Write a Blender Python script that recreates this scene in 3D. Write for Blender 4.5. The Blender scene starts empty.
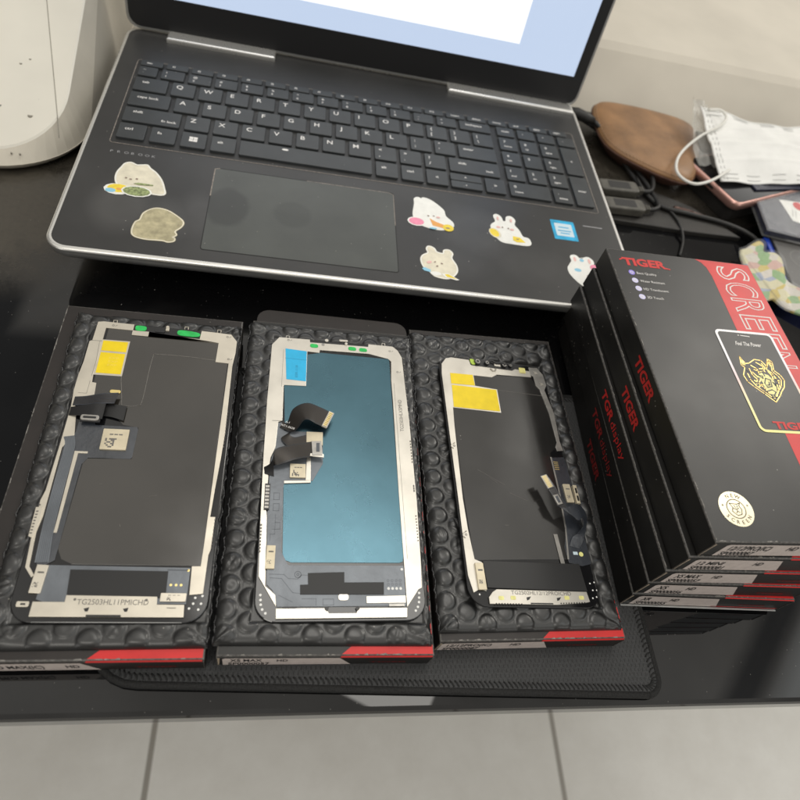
import bpy, math, random
import numpy as np
from mathutils import Matrix, Vector
K = 0.001                      # all shapes are written in millimetres
rnd = random.Random(7)
scene = bpy.context.scene
COL = scene.collection

# ------------------------------------------------------------------ materials
class NT:
    def __init__(s, tree): s.t = tree; s.n = tree.nodes; s.l = tree.links
    def node(s, ty, **kw):
        n = s.n.new(ty)
        for k, v in kw.items(): setattr(n, k, v)
        return n
    def put(s, sock, v):
        if isinstance(v, bpy.types.NodeSocket): s.l.new(v, sock)
        else: sock.default_value = v
    def math(s, op, a, b=None, clamp=False):
        n = s.node('ShaderNodeMath', operation=op, use_clamp=clamp)
        s.put(n.inputs[0], a)
        if b is not None: s.put(n.inputs[1], b)
        return n.outputs[0]
    def mix(s, f, a, b):
        n = s.node('ShaderNodeMix', data_type='RGBA')
        s.put(n.inputs[0], f); s.put(n.inputs[6], a); s.put(n.inputs[7], b)
        return n.outputs[2]
    def ramp(s, f, stops, interp='LINEAR'):
        n = s.node('ShaderNodeValToRGB'); r = n.color_ramp; r.interpolation = interp
        while len(r.elements) < len(stops): r.elements.new(0.5)
        for e, (p, c) in zip(r.elements, stops):
            e.position = p; e.color = c if len(c) == 4 else (*c, 1)
        s.put(n.inputs[0], f); return n.outputs[0]
    def coord(s, which='Object'):
        return s.node('ShaderNodeTexCoord').outputs[which]
    def noise(s, vec, scale, detail=3, rough=.55):
        n = s.node('ShaderNodeTexNoise'); s.put(n.inputs['Vector'], vec)
        n.inputs['Scale'].default_value = scale; n.inputs['Detail'].default_value = detail
        n.inputs['Roughness'].default_value = rough; return n.outputs[0]
    def voro(s, vec, scale, feature='F1', out='Distance'):
        n = s.node('ShaderNodeTexVoronoi', feature=feature); s.put(n.inputs['Vector'], vec)
        n.inputs['Scale'].default_value = scale; return n.outputs[out]
    def bump(s, h, strength, dist=.0003, normal=None):
        n = s.node('ShaderNodeBump'); n.inputs['Strength'].default_value = strength
        n.inputs['Distance'].default_value = dist; s.put(n.inputs['Height'], h)
        if normal is not None: s.put(n.inputs['Normal'], normal)
        return n.outputs[0]
    def xyz(s, vec):
        n = s.node('ShaderNodeSeparateXYZ'); s.put(n.inputs[0], vec); return n.outputs

def c4(c): return (c[0], c[1], c[2], 1.0)
MATS = {}
def mat(name, base, rough=.5, metal=0., spec=.5, coat=0., var=None, bump=None, rvar=None, aniso=0.,
        trans=0., alpha=1., emit=None, dust=0., fine=None, ior=None):
    m = bpy.data.materials.new(name); m.use_nodes = True
    t = NT(m.node_tree); b = t.n['Principled BSDF']; v = t.coord()
    col = c4(base)
    if var:
        f = t.noise(v, var[0], 4)
        lo = tuple(x*(1-var[1]) for x in base); hi = tuple(min(1, x*(1+var[1])) for x in base)
        col = t.ramp(f, [(.3, lo), (.7, hi)])
    if dust:
        d = t.voro(v, 420, out='Distance'); cc = t.xyz(t.voro(v, 420, out='Color'))[0]
        sp = t.math('MULTIPLY', t.math('LESS_THAN', d, .13), t.math('GREATER_THAN', cc, 1-dust))
        col = t.mix(t.math('MULTIPLY', sp, .5), col, (.4, .38, .34, 1))
    t.put(b.inputs['Base Color'], col)
    r = rough
    if rvar: r = t.math('ADD', t.math('MULTIPLY', t.noise(v, rvar[0], 4), rvar[1]), rough - rvar[1]*.5, clamp=True)
    t.put(b.inputs['Roughness'], r)
    b.inputs['Metallic'].default_value = metal
    b.inputs['Specular IOR Level'].default_value = spec
    b.inputs['Coat Weight'].default_value = coat
    b.inputs['Coat Roughness'].default_value = .08
    b.inputs['Transmission Weight'].default_value = trans
    b.inputs['Alpha'].default_value = alpha
    if ior: b.inputs['IOR'].default_value = ior
    if emit:
        b.inputs['Emission Color'].default_value = c4(emit[0]); b.inputs['Emission Strength'].default_value = emit[1]
    nrm = None
    if bump: nrm = t.bump(t.noise(v, bump[0], 5), bump[1], bump[2] if len(bump) > 2 else .0003)
    if fine: nrm = t.bump(t.noise(v, fine[0], 2), fine[1], .0001, nrm)
    if nrm is not None: t.put(b.inputs['Normal'], nrm)
    MATS[name] = m; return m

mat('card_black', (.010, .0095, .0088), .42, spec=.55, var=(60, .25), fine=(2600, .10), dust=.02, rvar=(25, .12))
mat('card_edge', (.085, .08, .075), .45, var=(700, .6), fine=(2500, .3))
mat('card_brown', (.017, .013, .0115), .5, var=(50, .25), fine=(2500, .12), dust=.02)
mat('red_print', (.62, .022, .022), .42, spec=.45, var=(80, .1), fine=(2600, .08))
mat('red_ink', (.60, .020, .018), .5)
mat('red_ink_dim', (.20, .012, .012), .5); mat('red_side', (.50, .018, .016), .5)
mat('white_ink', (.78, .76, .74), .55)
mat('grey_ink', (.33, .33, .34), .55)
mat('black_ink', (.012, .012, .013), .6)
mat('faint_ink', (.10, .085, .08), .6)
mat('label_paper', (.62, .545, .51), .5, var=(260, .08), fine=(1800, .1))
mat('scuff', (.20, .19, .175), .7, var=(900, .5))
mat('kraft', (.42, .34, .25), .8, var=(500, .3))
mat('gold_ink', (.80, .55, .17), .35, metal=.4, var=(160, .35))
mat('gold_pale', (.93, .83, .30), .4, var=(180, .3))
mat('violet_ink', (.30, .24, .72), .5); mat('lilac_ink', (.62, .60, .85), .5)
mat('seal_cream', (.80, .74, .54), .33, metal=.6, var=(60, .1), rvar=(200, .2))
mat('seal_ink', (.15, .12, .08), .5)
mat('poly_black', (.0135, .0136, .0138), .36, spec=.75, coat=.08, var=(90, .2), rvar=(110, .16), bump=(500, .05, .0002), dust=.015)
mat('poly_seam', (.02, .02, .021), .25, spec=.7, bump=(1500, .8, .0005), var=(1500, .9))
mat('glass_black', (.006, .006, .007), .12, spec=.6)
mat('backing_brown', (.029, .0255, .021), .17, spec=.95, coat=.3, var=(18, .25), rvar=(38, .20), dust=.02)
mat('backing_grey', (.020, .019, .018), .13, spec=1.0, coat=.25, var=(18, .25), rvar=(38, .18), dust=.02)
mat('backing_teal', (.088, .170, .212), .28, metal=1., var=(40, .08), fine=(5200, .22), rvar=(60, .08))
mat('nickel', (.68, .63, .535), .36, metal=.7, var=(70, .10), rvar=(120, .2), fine=(1800, .08))
mat('nickel_bright', (.70, .665, .595), .33, metal=.75, var=(70, .10), rvar=(120, .2), fine=(1800, .08))
mat('nickel_dull', (.40, .385, .36), .36, metal=.7, var=(200, .2))
mat('flex_film', (.035, .040, .050), .26, spec=.9, coat=.3, var=(40, .35), bump=(260, .35, .0006))
mat('flex_grey', (.16, .175, .195), .34, metal=.35, var=(50, .25), bump=(220, .3, .0005))
mat('flex_black', (.010, .010, .011), .36, spec=.6)
mat('flex_trace', (.09, .10, .115), .35, metal=.3)
mat('copper_trace', (.055, .043, .032), .35, metal=.5)
mat('tape_black', (.0125, .0125, .013), .45, fine=(2200, .1))
mat('yellow_film', (.86, .64, .004), .5, fine=(2200, .12), var=(150, .08))
mat('yellow_mark', (.93, .72, .10), .45)
mat('blue_film', (.02, .45, .78), .4, fine=(2200, .12), var=(150, .08))
mat('blue_mark', (.015, .25, .45), .5)
mat('green_foam', (.02, .50, .10), .6, var=(300, .2))
mat('lime_foam', (.45, .62, .08), .6)
mat('chip_cream', (.66, .585, .43), .42, metal=.35, var=(200, .1))
mat('gold_pad', (.90, .72, .30), .3, metal=.7)
mat('hole_white', (.85, .85, .82), .5)
mat('screen_mark', (.16, .15, .135), .5)
mat('scratch', (.17, .16, .145), .35)
# laptop
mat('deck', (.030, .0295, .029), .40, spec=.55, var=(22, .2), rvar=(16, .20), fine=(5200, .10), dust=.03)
mat('deck_well', (.020, .020, .020), .5, var=(80, .35), dust=.1)
mat('dusty_line', (.24, .21, .185), .7, var=(600, .5))
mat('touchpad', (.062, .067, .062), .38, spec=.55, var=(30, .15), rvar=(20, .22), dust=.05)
mat('key_black', (.034, .038, .041), .46, spec=.55, var=(60, .15), fine=(5200, .08), dust=.02)
mat('silver', (.80, .79, .76), .28, metal=.8, rvar=(90, .1))
mat('silver_body', (.45, .45, .44), .35, metal=.8, var=(60, .1))
mat('rubber', (.012, .012, .012), .7)
mat('bezel', (.012, .012, .013), .35)
mat('lit_panel', (.3, .3, .32), .3, emit=((.55, .70, .95), .75))
mat('sticker_white', (.84, .84, .80), .42, var=(200, .05), dust=.02)
mat('sticker_cream', (.74, .69, .55), .45, var=(180, .12), dust=.05)
mat('sticker_olive', (.42, .375, .235), .55, var=(220, .3), dust=.06)
mat('st_pink', (.85, .28, .42), .5, var=(300, .1)); mat('st_blush', (.82, .50, .47), .5)
mat('st_yellow', (.86, .66, .06), .5, var=(260, .15)); mat('st_orange', (.80, .38, .10), .5)
mat('st_blue', (.28, .58, .76), .5); mat('st_green', (.27, .32, .14), .5, var=(700, .6))
mat('st_line', (.28, .20, .17), .6)
mat('st_cyan', (.03, .42, .72), .35, var=(90, .3)); mat('st_pale', (.62, .75, .82), .35)
mat('lit_page', (.5, .5, .5), .3, emit=((.97, .98, 1.0), 1.0))
# others
mat('cream_plastic', (.74, .71, .63), .45, var=(14, .06), dust=.03, fine=(2500, .05))
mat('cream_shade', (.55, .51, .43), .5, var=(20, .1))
mat('seam_line', (.28, .26, .22), .7)
mat('leather', (.27, .145, .065), .46, var=(40, .3), bump=(1500, .25, .0003), rvar=(60, .15), dust=.06)
mat('leather_edge', (.10, .045, .030), .6, var=(200, .3), bump=(600, .3, .0004))
mat('thread', (.42, .27, .16), .8)
mat('mask_cloth', (.84, .84, .82), .85, bump=(900, .25, .0004), fine=(3000, .2), var=(60, .04))
mat('mask_seam', (.66, .66, .65), .9)
mat('loop_cloth', (.82, .81, .76), .8, bump=(2500, .4, .0003))
mat('rose_gold', (.72, .42, .36), .28, metal=.75, rvar=(100, .1))
mat('phone_glass', (.010, .010, .012), .08, spec=.7)
mat('cloudy_film', (.55, .55, .52), .25, alpha=.45, bump=(160, .8, .002), spec=.8)
mat('clear_film', (.75, .76, .78), .10, alpha=.07, spec=1., bump=(90, .6, .002))
mat('navy_sleeve', (.035, .038, .058), .25, spec=.8, bump=(60, .6, .0015), var=(30, .35))
mat('navy_dark', (.010, .012, .035), .3)
mat('blue_plastic', (.012, .055, .42), .35, var=(60, .15))
mat('dark_plastic', (.022, .02, .018), .3, var=(40, .3), dust=.03)
mat('ring_sheen', (.065, .06, .055), .3)
mat('cable_black', (.014, .0135, .013), .5, bump=(900, .2, .0003), dust=.02)
mat('plug_black', (.085, .08, .067), .45, var=(140, .3), fine=(2000, .15), dust=.05)
mat('plug_metal', (.5, .5, .5), .3, metal=.9)
mat('leatherette', (.020, .018, .016), .55, bump=(500, .5, .0004), var=(50, .35), dust=.05)
mat('pen_copper', (.16, .10, .085), .35, metal=.4)
mat('ledge_paint', (.63, .585, .505), .75, var=(9, .08), bump=(90, .15, .0006), dust=.01)
mat('floor_tile', (.72, .70, .66), .35, var=(4, .05))
mat('pad_rim', (.012, .012, .012), .8, bump=(1300, .9, .0007), var=(1300, .6))
mat('stitch', (.016, .016, .016), .75, bump=(2500, .4, .0003))

def special():
    # black glass table: polished, with dust, smears and a dirtier patch at the back left and behind the laptop
    m = bpy.data.materials.new('table_glass'); m.use_nodes = True; t = NT(m.node_tree); b = t.n['Principled BSDF']; v = t.coord()
    x, y, z = t.xyz(v)
    big = t.noise(v, 7, 5, .65); fine = t.noise(v, 330, 4, .7); mid = t.noise(v, 70, 5, .7)
    def blob(cx, cy, rx, ry):
        dx = t.math('DIVIDE', t.math('SUBTRACT', x, cx), rx); dy = t.math('DIVIDE', t.math('SUBTRACT', y, cy), ry)
        d = t.math('SQRT', t.math('ADD', t.math('MULTIPLY', dx, dx), t.math('MULTIPLY', dy, dy)))
        return t.math('SUBTRACT', 1.0, d, clamp=True)
    zone = t.math('ADD', blob(-.045, .06, .09, .08), t.math('MULTIPLY', blob(.45, .22, .14, .09), .8))
    film = t.math('MULTIPLY', t.math('MULTIPLY', zone, mid), 3.2, clamp=True)
    film = t.math('MULTIPLY', film, t.math('ADD', fine, .45), clamp=True)
    def specks(scale, size, share):
        d = t.voro(v, scale); c = t.xyz(t.voro(v, scale, out='Color'))[1]
        return t.math('MULTIPLY', t.math('LESS_THAN', d, size), t.math('GREATER_THAN', c, 1-share))
    sp = t.math('MAXIMUM', specks(210, .075, .07), t.math('MULTIPLY', specks(520, .12, .10), .5))
    sm = t.math('MULTIPLY', t.math('SUBTRACT', t.noise(v, 24, 6, .7), .56, clamp=True), .22, clamp=True)
    col = t.mix(t.math('MULTIPLY', film, .62), (.0045, .0045, .005, 1), (.095, .082, .062, 1))
    col = t.mix(sm, col, (.09, .088, .082, 1))
    col = t.mix(t.math('MULTIPLY', sp, .55), col, (.42, .41, .38, 1))
    t.put(b.inputs['Base Color'], col)
    r = t.math('ADD', t.math('MULTIPLY', film, .45), t.math('MULTIPLY', big, .035), clamp=True)
    t.put(b.inputs['Roughness'], r); b.inputs['Specular IOR Level'].default_value = .55
    MATS['table_glass'] = m
    # mouse pad jersey: staggered rows of small dark slits
    m = bpy.data.materials.new('pad_cloth'); m.use_nodes = True; t = NT(m.node_tree); b = t.n['Principled BSDF']; v = t.coord()
    x, y, z = t.xyz(v)
    w = t.noise(v, 160, 2)
    xs = t.math('ADD', t.math('DIVIDE', x, .0021), t.math('MULTIPLY', w, .35)); ys = t.math('ADD', t.math('DIVIDE', y, .0021), t.math('MULTIPLY', w, .3))
    row = t.math('FLOOR', ys)
    xo = t.math('ADD', xs, t.math('MULTIPLY', t.math('MODULO', t.math('ABSOLUTE', row), 2.0), .5))
    fx = t.math('ABSOLUTE', t.math('SUBTRACT', t.math('FRACT', t.math('ADD', xo, 100.0)), .5))
    fy = t.math('ABSOLUTE', t.math('SUBTRACT', t.math('FRACT', t.math('ADD', ys, 100.0)), .5))
    hole = t.math('MULTIPLY', t.math('LESS_THAN', fx, .13), t.math('LESS_THAN', fy, .36))
    g = t.ramp(t.noise(v, 2600, 3), [(.3, (.026, .027, .028)), (.75, (.062, .063, .065))])
    t.put(b.inputs['Base Color'], t.mix(t.math('MULTIPLY', hole, .6), g, (.008, .008, .008, 1)))
    b.inputs['Roughness'].default_value = .75; b.inputs['Sheen Weight'].default_value = .15
    h = t.math('SUBTRACT', t.noise(v, 1800, 3), t.math('MULTIPLY', hole, .8))
    t.put(b.inputs['Normal'], t.bump(h, .6, .0004)); MATS['pad_cloth'] = m
    # iridescent foil outline: white through pink to yellow along the length
    m = bpy.data.materials.new('foil'); m.use_nodes = True; t = NT(m.node_tree); b = t.n['Principled BSDF']; v = t.coord()
    x, y, z = t.xyz(v)
    f = t.math('DIVIDE', t.math('SUBTRACT', y, .055), .068)
    t.put(b.inputs['Base Color'], t.ramp(f, [(0, (.86, .80, .28)), (.28, (.88, .80, .40)), (.5, (.85, .62, .62)), (.68, (.82, .80, .86)), (1, (.88, .87, .88))]))
    b.inputs['Roughness'].default_value = .4; MATS['foil'] = m
    # clear packet of printed stickers
    m = bpy.data.materials.new('sticker_mix'); m.use_nodes = True; t = NT(m.node_tree); b = t.n['Principled BSDF']; v = t.coord()
    c = t.xyz(t.voro(v, 130, out='Color'))[0]
    col = t.ramp(c, [(0, (.75, .70, .60)), (.2, (.72, .55, .08)), (.36, (.22, .45, .13)), (.52, (.78, .72, .64)), (.64, (.72, .42, .35)), (.78, (.38, .45, .62)), (.9, (.80, .74, .45))], 'CONSTANT')
    col = t.mix(t.math('MULTIPLY', t.noise(v, 500, 4), .4), col, (.75, .74, .70, 1))
    t.put(b.inputs['Base Color'], col); b.inputs['Roughness'].default_value = .2; b.inputs['Coat Weight'].default_value = .8
    t.put(b.inputs['Normal'], t.bump(t.noise(v, 220, 4), .7, .001)); MATS['sticker_mix'] = m
special()
def worn(name, blobs, soft, dr, dk):  # tints blobs: pooled light painted on the deck, wear on the touchpad
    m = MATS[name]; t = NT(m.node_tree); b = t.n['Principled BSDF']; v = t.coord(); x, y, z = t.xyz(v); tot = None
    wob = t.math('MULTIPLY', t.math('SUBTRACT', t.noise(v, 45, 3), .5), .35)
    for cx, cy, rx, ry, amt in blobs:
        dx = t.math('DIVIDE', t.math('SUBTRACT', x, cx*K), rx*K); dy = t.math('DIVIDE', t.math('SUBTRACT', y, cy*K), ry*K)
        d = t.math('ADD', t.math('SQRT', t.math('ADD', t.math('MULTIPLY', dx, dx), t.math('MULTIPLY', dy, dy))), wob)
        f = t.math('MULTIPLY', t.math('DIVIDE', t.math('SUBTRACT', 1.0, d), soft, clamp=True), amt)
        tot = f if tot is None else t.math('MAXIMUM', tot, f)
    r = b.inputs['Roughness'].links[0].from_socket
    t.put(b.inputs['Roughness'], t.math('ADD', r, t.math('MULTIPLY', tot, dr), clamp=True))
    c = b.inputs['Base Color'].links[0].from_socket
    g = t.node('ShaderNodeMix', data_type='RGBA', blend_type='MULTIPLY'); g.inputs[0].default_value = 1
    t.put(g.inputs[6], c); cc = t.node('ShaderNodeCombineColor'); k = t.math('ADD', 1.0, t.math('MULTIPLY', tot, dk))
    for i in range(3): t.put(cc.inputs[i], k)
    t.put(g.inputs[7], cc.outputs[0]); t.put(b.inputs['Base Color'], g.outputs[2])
worn('deck', [(34, 40, 22, 26, 1), (58, 34, 22, 22, .8), (76, 42, 14, 24, .6), (252, 58, 30, 32, 1), (240, 30, 26, 20, .6), (290, 34, 34, 20, .4)], .55, -.08, 1.1)  # reflected light pools painted into the palm rest colour
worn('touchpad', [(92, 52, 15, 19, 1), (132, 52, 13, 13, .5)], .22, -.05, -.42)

# ------------------------------------------------------------------ mesh builder
def cat_rom(pts, n=6):
    P = [Vector(p) for p in pts]
    if len(P) < 3: return P
    P = [P[0]*2-P[1]] + P + [P[-1]*2-P[-2]]; out = []
    for i in range(1, len(P)-2):
        for k in range(n):
            t = k/n; a, b, c, d = P[i-1:i+3]
            out.append(.5*((2*b)+(-a+c)*t+(2*a-5*b+4*c-d)*t*t+(-a+3*b-3*c+d)*t**3))
    out.append(P[-2]); return out
def rrect(x0, y0, x1, y1, r, n=5):
    r = min(r, (x1-x0)/2-1e-3, (y1-y0)/2-1e-3); o = []
    if r <= 0: return [(x0, y0), (x1, y0), (x1, y1), (x0, y1)]
    for cx, cy, a in ((x1-r, y0+r, -90), (x1-r, y1-r, 0), (x0+r, y1-r, 90), (x0+r, y0+r, 180)):
        for i in range(n+1):
            t = math.radians(a+90*i/n); o.append((cx+r*math.cos(t), cy+r*math.sin(t)))
    return o
def area2(p): return sum(p[i][0]*p[(i+1) % len(p)][1]-p[(i+1) % len(p)][0]*p[i][1] for i in range(len(p)))
def ccw(p): return list(p) if area2(p) > 0 else list(reversed(p))
def inset(p, d):
    n = len(p); o = []
    for i in range(n):
        a, b, c = Vector(p[i-1][:2]), Vector(p[i][:2]), Vector(p[(i+1) % n][:2])
        e1 = (b-a); e2 = (c-b)
        if e1.length < 1e-9 or e2.length < 1e-9: o.append(tuple(b)); continue
        e1.normalize(); e2.normalize()
        n1 = Vector((-e1.y, e1.x)); n2 = Vector((-e2.y, e2.x)); m = n1+n2
        if m.length < 1e-6: o.append(tuple(b)); continue
        m.normalize(); k = max(.45, m.dot(n1)); o.append(tuple(b+m*(d/k)))
    return o
def smooth_poly(pts, n=4):
    P = [Vector((*p, 0)) for p in pts]; N = len(P); out = []
    for i in range(N):
        a, b, c, d = P[i-1], P[i], P[(i+1) % N], P[(i+2) % N]
        for k in range(n):
            t = k/n; q = .5*((2*b)+(-a+c)*t+(2*a-5*b+4*c-d)*t*t+(-a+3*b-3*c+d)*t**3); out.append((q.x, q.y))
    return out

def chaikin(p, n=3):
    for _ in range(n):
        o = []
        for i in range(len(p)):
            a, b = p[i], p[(i+1) % len(p)]; q = .2 if _ == 0 else .25
            o += [(a[0]*(1-q)+b[0]*q, a[1]*(1-q)+b[1]*q), (a[0]*q+b[0]*(1-q), a[1]*q+b[1]*(1-q))]
        p = o
    return p
TEXT = {}
def text_mesh(s, bold=0., outline=0.):
    key = (s, bold, outline)
    if key in TEXT: return TEXT[key]
    c = bpy.data.curves.new('t', 'FONT'); c.body = s; c.size = 1; c.resolution_u = 3; c.offset = bold
    if outline: c.fill_mode = 'NONE'; c.bevel_depth = outline; c.bevel_resolution = 0
    o = bpy.data.objects.new('t', c); COL.objects.link(o)
    dg = bpy.context.evaluated_depsgraph_get(); dg.update()
    me = bpy.data.meshes.new_from_object(o.evaluated_get(dg))
    vs = [tuple(v.co) for v in me.vertices]; fs = [tuple(p.vertices) for p in me.polygons]
    bpy.data.objects.remove(o); bpy.data.curves.remove(c); bpy.data.meshes.remove(me)
    TEXT[key] = (vs, fs); return TEXT[key]
CAP = max(v[1] for v in text_mesh('H')[0])

class MB:
    def __init__(s): s.v = []; s.f = []; s.m = []; s.sm = []
    def add(s, vs, fs, mi=0, M=None, smooth=False):
        o = len(s.v)
        if M is not None: vs = [tuple(M @ Vector(v)) for v in vs]
        s.v += [tuple(v) for v in vs]
        for f in fs: s.f.append(tuple(i+o for i in f)); s.m.append(mi); s.sm.append(smooth)
        return s
    def rings(s, rings, mi=0, M=None, mis=None, cap=True, smooth=False, closed=True):
        n = len(rings[0]); vs = [p for r in rings for p in r]
        for k in range(len(rings)-1):
            fs = []
            for i in range(n if closed else n-1):
                j = (i+1) % n; fs.append((k*n+i, k*n+j, (k+1)*n+j, (k+1)*n+i))
            s.add(vs if k == 0 else [], [], mi, M) if k == 0 else None
            base = len(s.v)-len(vs)
            for f in fs: s.f.append(tuple(i+base for i in f)); s.m.append(mis[k] if mis else mi); s.sm.append(smooth)
        base = len(s.v)-len(vs)
        if cap:
            s.f.append(tuple(base+i for i in reversed(range(n)))); s.m.append(mi); s.sm.append(False)
            s.f.append(tuple(base+(len(rings)-1)*n+i for i in range(n))); s.m.append(mi); s.sm.append(False)
        return s
    def prism(s, poly, z0, z1, mi=0, bev=0., M=None, bmi=None, top=True, bot=False):
        p = ccw(poly); R = lambda d, z: [(q[0], q[1], z) for q in (inset(p, d) if d else p)]
        rr = []; mis = []
        if bev and bot: rr.append(R(bev, z0)); mis.append(bmi if bmi is not None else mi); rr.append(R(0, z0+bev))
        else: rr.append(R(0, z0))
        if bev and top:
            rr.append(R(0, z1-bev)); mis.append(mi); rr.append(R(bev*.3, z1-bev*.3)); mis.append(bmi if bmi is not None else mi)
            rr.append(R(bev, z1)); mis.append(bmi if bmi is not None else mi)
        else: rr.append(R(0, z1)); mis.append(mi)
        return s.rings(rr, mi, M, mis)
    def box(s, x0, y0, z0, x1, y1, z1, mi=0, bev=0., r=0., M=None, bmi=None, bot=False):
        return s.prism(rrect(x0, y0, x1, y1, r, 4) if r else [(x0, y0), (x1, y0), (x1, y1), (x0, y1)], z0, z1, mi, bev, M, bmi, True, bot)
    def tube(s, pts, r, n=8, mi=0, M=None, smooth=True, sub=0):
        P = cat_rom(pts, sub) if sub else [Vector(p) for p in pts]; rr = []
        up = Vector((0, 0, 1)); prev = None
        for i, p in enumerate(P):
            t = (P[min(i+1, len(P)-1)]-P[max(i-1, 0)]).normalized()
            u = prev if prev is not None else (up if abs(t.z) < .9 else Vector((1, 0, 0)))
            a = (u-t*u.dot(t)).normalized(); prev = a; b = t.cross(a)
            rad = r[i] if isinstance(r, (list, tuple)) else r
            rr.append([tuple(p+(a*math.cos(2*math.pi*k/n)+b*math.sin(2*math.pi*k/n))*rad) for k in range(n)])
        return s.rings(rr, mi, M, smooth=smooth)
    def ribbon(s, pts, wid, th=.16, mi=0, M=None, sub=18, bmi=None, traces=0, tmi=1):
        # pts: centre points, wid: half-width vectors, one per point
        P = cat_rom(pts, sub); W = cat_rom(wid, sub); top = []; rr = []
        for i, (p, w) in enumerate(zip(P, W)):
            t = (P[min(i+1, len(P)-1)]-P[max(i-1, 0)]).normalized(); nrm = t.cross(w).normalized()*th/2
            rr.append([tuple(p-w-nrm), tuple(p+w-nrm), tuple(p+w+nrm), tuple(p-w+nrm)])
        s.rings(rr, mi, M)
        if traces:
            for f in np.linspace(-.72, .72, traces):
                vs = []
                for r_ in rr:
                    a, c = Vector(r_[3]), Vector(r_[2]); m_ = a.lerp(c, (f+1)/2); d_ = (c-a)*.018; up_ = (Vector(r_[3])-Vector(r_[0]))*.25
                    vs += [tuple(m_-d_+up_), tuple(m_+d_+up_)]
                s.add(vs, [(2*i, 2*i+1, 2*i+3, 2*i+2) for i in range(len(rr)-1)], tmi, M)
        return s
    def stroke(s, pts, w, z, mi=0, M=None, h=.05, closed=False):
        P = [Vector((p[0], p[1])) for p in pts]
        if closed: P = P+[P[0]]
        for a, b in zip(P, P[1:]):
            d = b-a
            if d.length < 1e-6: continue
            d.normalize(); n = Vector((-d.y, d.x))*w/2; a2 = a-d*w*.35; b2 = b+d*w*.35
            s.add([(*(a2-n), z), (*(b2-n), z), (*(b2+n), z), (*(a2+n), z)], [(0, 1, 2, 3)], mi, M)
        return s
    def disc(s, x, y, r, z0, z1, mi=0, M=None, n=16, ry=None):
        return s.prism([(x+r*math.cos(2*math.pi*k/n), y+(ry or r)*math.sin(2*math.pi*k/n)) for k in range(n)], z0, z1, mi, M=M)
    def ring(s, x, y, r0, r1, z, mi=0, M=None, n=32):
        vs = []; fs = []
        for k in range(n):
            a = 2*math.pi*k/n; vs += [(x+r0*math.cos(a), y+r0*math.sin(a), z), (x+r1*math.cos(a), y+r1*math.sin(a), z)]
        for k in range(n): j = (k+1) % n; fs.append((2*k, 2*k+1, 2*j+1, 2*j))
        return s.add(vs, fs, mi, M)
    def text(s, st, cap, O, R=(1, 0, 0), U=(0, 1, 0), mi=0, sx=1., shear=0., align='L', bold=0., outline=0., width=None):
        vs, fs = text_mesh(st, bold, outline); k = cap/CAP
        x0 = min(v[0] for v in vs); x1 = max(v[0] for v in vs); w = (x1-x0)*k*sx
        if width: sx *= width/w; w = width
        off = {'L': 0, 'C': -w/2, 'R': -w}[align]
        R = Vector(R).normalized(); U = Vector(U).normalized(); N = R.cross(U)
        out = [tuple(Vector(O)+R*((v[0]-x0)*k*sx+off+shear*v[1]*k)+U*(v[1]*k)+N*(v[2]*k*(.12 if outline else 1))) for v in vs]
        return s.add(out, fs, mi)
    def build(s, name, mats, parent=None, loc=None, rotz=0., angle=40):
        me = bpy.data.meshes.new(name)
        me.from_pydata([(a*K, b*K, c*K) for a, b, c in s.v], [], s.f)
        for m in (mats if isinstance(mats, (list, tuple)) else [mats]): me.materials.append(MATS[m])
        me.polygons.foreach_set('material_index', s.m); me.polygons.foreach_set('use_smooth', s.sm); me.update()
        o = bpy.data.objects.new(name, me); COL.objects.link(o)
        if parent is not None: o.parent = parent
        if loc is not None: o.location = [q*K for q in loc]
        if rotz: o.rotation_euler.z = rotz
        return o
def grid_obj(name, X, Y, Z, mats, parent=None, loc=None, rotz=0.):
    ny, nx = X.shape
    co = np.stack([X, Y, Z], -1).reshape(-1, 3)*K
    idx = np.arange(nx*ny).reshape(ny, nx)
    q = np.stack([idx[:-1, :-1], idx[:-1, 1:], idx[1:, 1:], idx[1:, :-1]], -1).reshape(-1, 4)
    me = bpy.data.meshes.new(name); me.from_pydata(co.tolist(), [], q.tolist())
    for m in (mats if isinstance(mats, (list, tuple)) else [mats]): me.materials.append(MATS[m])
    me.polygons.foreach_set('use_smooth', [True]*len(me.polygons)); me.update()
    o = bpy.data.objects.new(name, me); COL.objects.link(o)
    if parent is not None: o.parent = parent
    if loc is not None: o.location = [v*K for v in loc]
    o.rotation_euler.z = rotz
    return o
def tag(o, label=None, cat=None, group=None, kind=None):
    if label: o['label'] = label
    if cat: o['category'] = cat
    if group: o['group'] = group
    if kind: o['kind'] = kind
    return o
def thing(name, loc, label, cat, rotz=0., group=None):
    o = bpy.data.objects.new(name, None); COL.objects.link(o); o.empty_display_size = .01
    o.location = [v*K for v in loc]; o.rotation_euler.z = rotz
    return tag(o, label, cat, group)

# ------------------------------------------------------------------ setting
b = MB(); b.box(-900, -227, -12, 1100, 303, 0, bev=2.5, bmi=0)
tag(b.build('table', 'table_glass'), 'dusty black glass tabletop under everything', 'table', kind='structure')
b = MB(); b.box(-2500, -2500, -760, 2500, 2500, -740)
fl = b.build('floor', 'floor_tile')
t = NT(MATS['floor_tile'].node_tree); bb = t.n['Principled BSDF']; v = t.coord(); br = t.node('ShaderNodeTexBrick', offset=0.0); t.put(br.inputs['Vector'], v)
for k_, v_ in (('Scale', 1.0), ('Mortar Size', .004), ('Brick Width', .6), ('Row Height', .6)): br.inputs[k_].default_value = v_
st_n = t.noise(v, 6, 6, .7); base_c = t.ramp(st_n, [(.25, (.66, .64, .60)), (.75, (.82, .81, .78))])
t.put(bb.inputs['Base Color'], t.mix(br.outputs['Fac'], base_c, (.33, .31, .28, 1)))
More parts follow.
